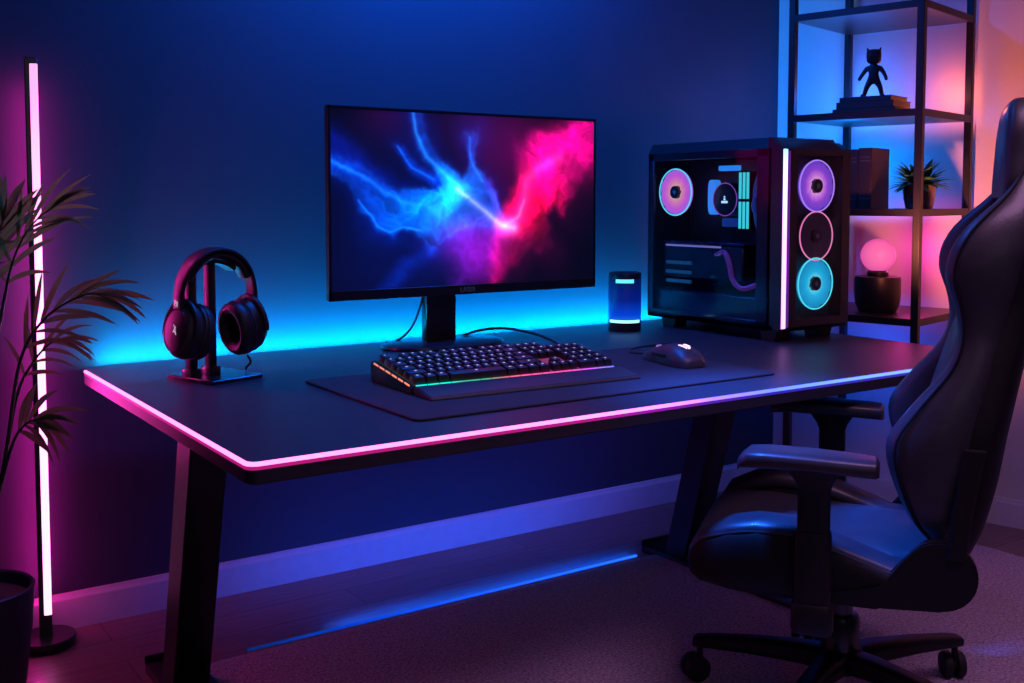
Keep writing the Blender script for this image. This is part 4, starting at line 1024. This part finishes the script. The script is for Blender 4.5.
# ------------------------------------------------------------------ light
def area(name, loc, target, sx, sy, col, e, spread=180):
    l = bpy.data.lights.new(name, 'AREA'); l.shape = 'RECTANGLE'; l.size = sx; l.size_y = sy; l.color = col; l.energy = e; l.spread = R(spread)
    o = bpy.data.objects.new(name, l); COL.objects.link(o); o.location = loc
    o.rotation_euler = (Vector(target) - Vector(loc)).to_track_quat('-Z', 'Y').to_euler(); return o
def point(name, loc, col, e, r=.03):
    l = bpy.data.lights.new(name, 'POINT'); l.color = col; l.energy = e; l.shadow_soft_size = r
    o = bpy.data.objects.new(name, l); COL.objects.link(o); o.location = loc; return o
def spot(name, loc, target, col, e, ang, blend=1, r=.05):
    l = bpy.data.lights.new(name, 'SPOT'); l.color = col; l.energy = e; l.spot_size = R(ang); l.spot_blend = blend; l.shadow_soft_size = r
    o = bpy.data.objects.new(name, l); COL.objects.link(o); o.location = loc
    o.rotation_euler = (Vector(target) - Vector(loc)).to_track_quat('-Z', 'Y').to_euler(); return o

area('desk_back_glow', (1.80, 3.125, .742), (1.80, 3.16, .85), 2.16, .012, (0, .52, 1), 21)
area('desk_back_halo', (1.75, 3.06, .76), (1.75, 3.165, 1.0), 2.0, .02, (.0, .20, 1), 7.0)
area('ceiling_wash', (1.85, 2.75, 2.45), (1.85, 3.165, 1.6), 1.2, .1, (.0, .13, 1), 46)
area('lamp_back_glow', (LX, LY + .02, .82), (LX, YW, .82), .02, 1.4, (1, .02, .40), 2.0)
area('lamp_front_glow', (LX + .03, LY - .04, .82), (LX + 1.2, LY - 1.6, .6), .02, 1.4, (1, .03, .45), 5.5)
area('floor_strip_glow', (1.80, 2.735, .030), (1.80, 2.84, 0), 1.1, .01, (.0, .09, 1), 2.4, 170)
area('blue_under_desk', (1.9, 2.75, .69), (1.9, 3.165, .02), 1.6, .05, (.16, .10, 1), 1.4, 80)
point('shelf_blue_glow', on_shelf(.30, .40, 1.33), (.0, .20, 1), 5, .05)
point('shelf_blue_upper', on_shelf(.34, .42, 1.60), (.02, .16, 1), 5, .05)
point('shelf_blue_low', on_shelf(.30, .35, .60), (.0, .10, 1), 2.2, .05)
point('shelf_salmon_upper', on_shelf(.40, .07, 1.60), (1, .18, .08), 1.6, .03)
spot('salmon_wash', (3.03, 2.14, 1.02), (3.78, 2.12, 1.40), (1, .22, .13), 34, 150, 1.0, .02)
point('globe_glow', on_shelf(.38, .17, 1.02), (1, .05, .42), 1.35, .05)
spot('blue_overhead', (1.45, 2.15, 2.5), (1.96, 1.68, .5), (.015, .13, 1), 1000, 25, .9, .12)
area('room_fill', (1.9, .75, 2.62), (2.15, 1.35, 0), 1.6, .9, (.66, .30, .66), 14, 95)
area('room_bounce', (.2, -.6, 1.6), (1.2, 2.6, .7), 1.2, 1.0, (.42, .40, .6), 1.3, 100)

w = bpy.data.worlds.new('night'); S.world = w; w.use_nodes = True
bg = w.node_tree.nodes['Background']; bg.inputs[0].default_value = (.25, .18, .5, 1); bg.inputs[1].default_value = .02

# ------------------------------------------------------------------ camera
cd = bpy.data.cameras.new('camera'); cam = bpy.data.objects.new('camera', cd); COL.objects.link(cam)
cam.location = (0, 0, 1.21); cam.rotation_euler = (R(90 - 3.5), 0, R(-34.046))
cd.sensor_width = 36; cd.lens = 37.652; cd.shift_y = -.0742; cd.clip_start = .05
S.camera = cam
S.view_settings.view_transform = 'Standard'; S.view_settings.look = 'None'
S.view_settings.exposure = 0; S.view_settings.gamma = 1
S.cycles.use_denoising = True
S.cycles.max_bounces = 8
S.cycles.sample_clamp_indirect = 4
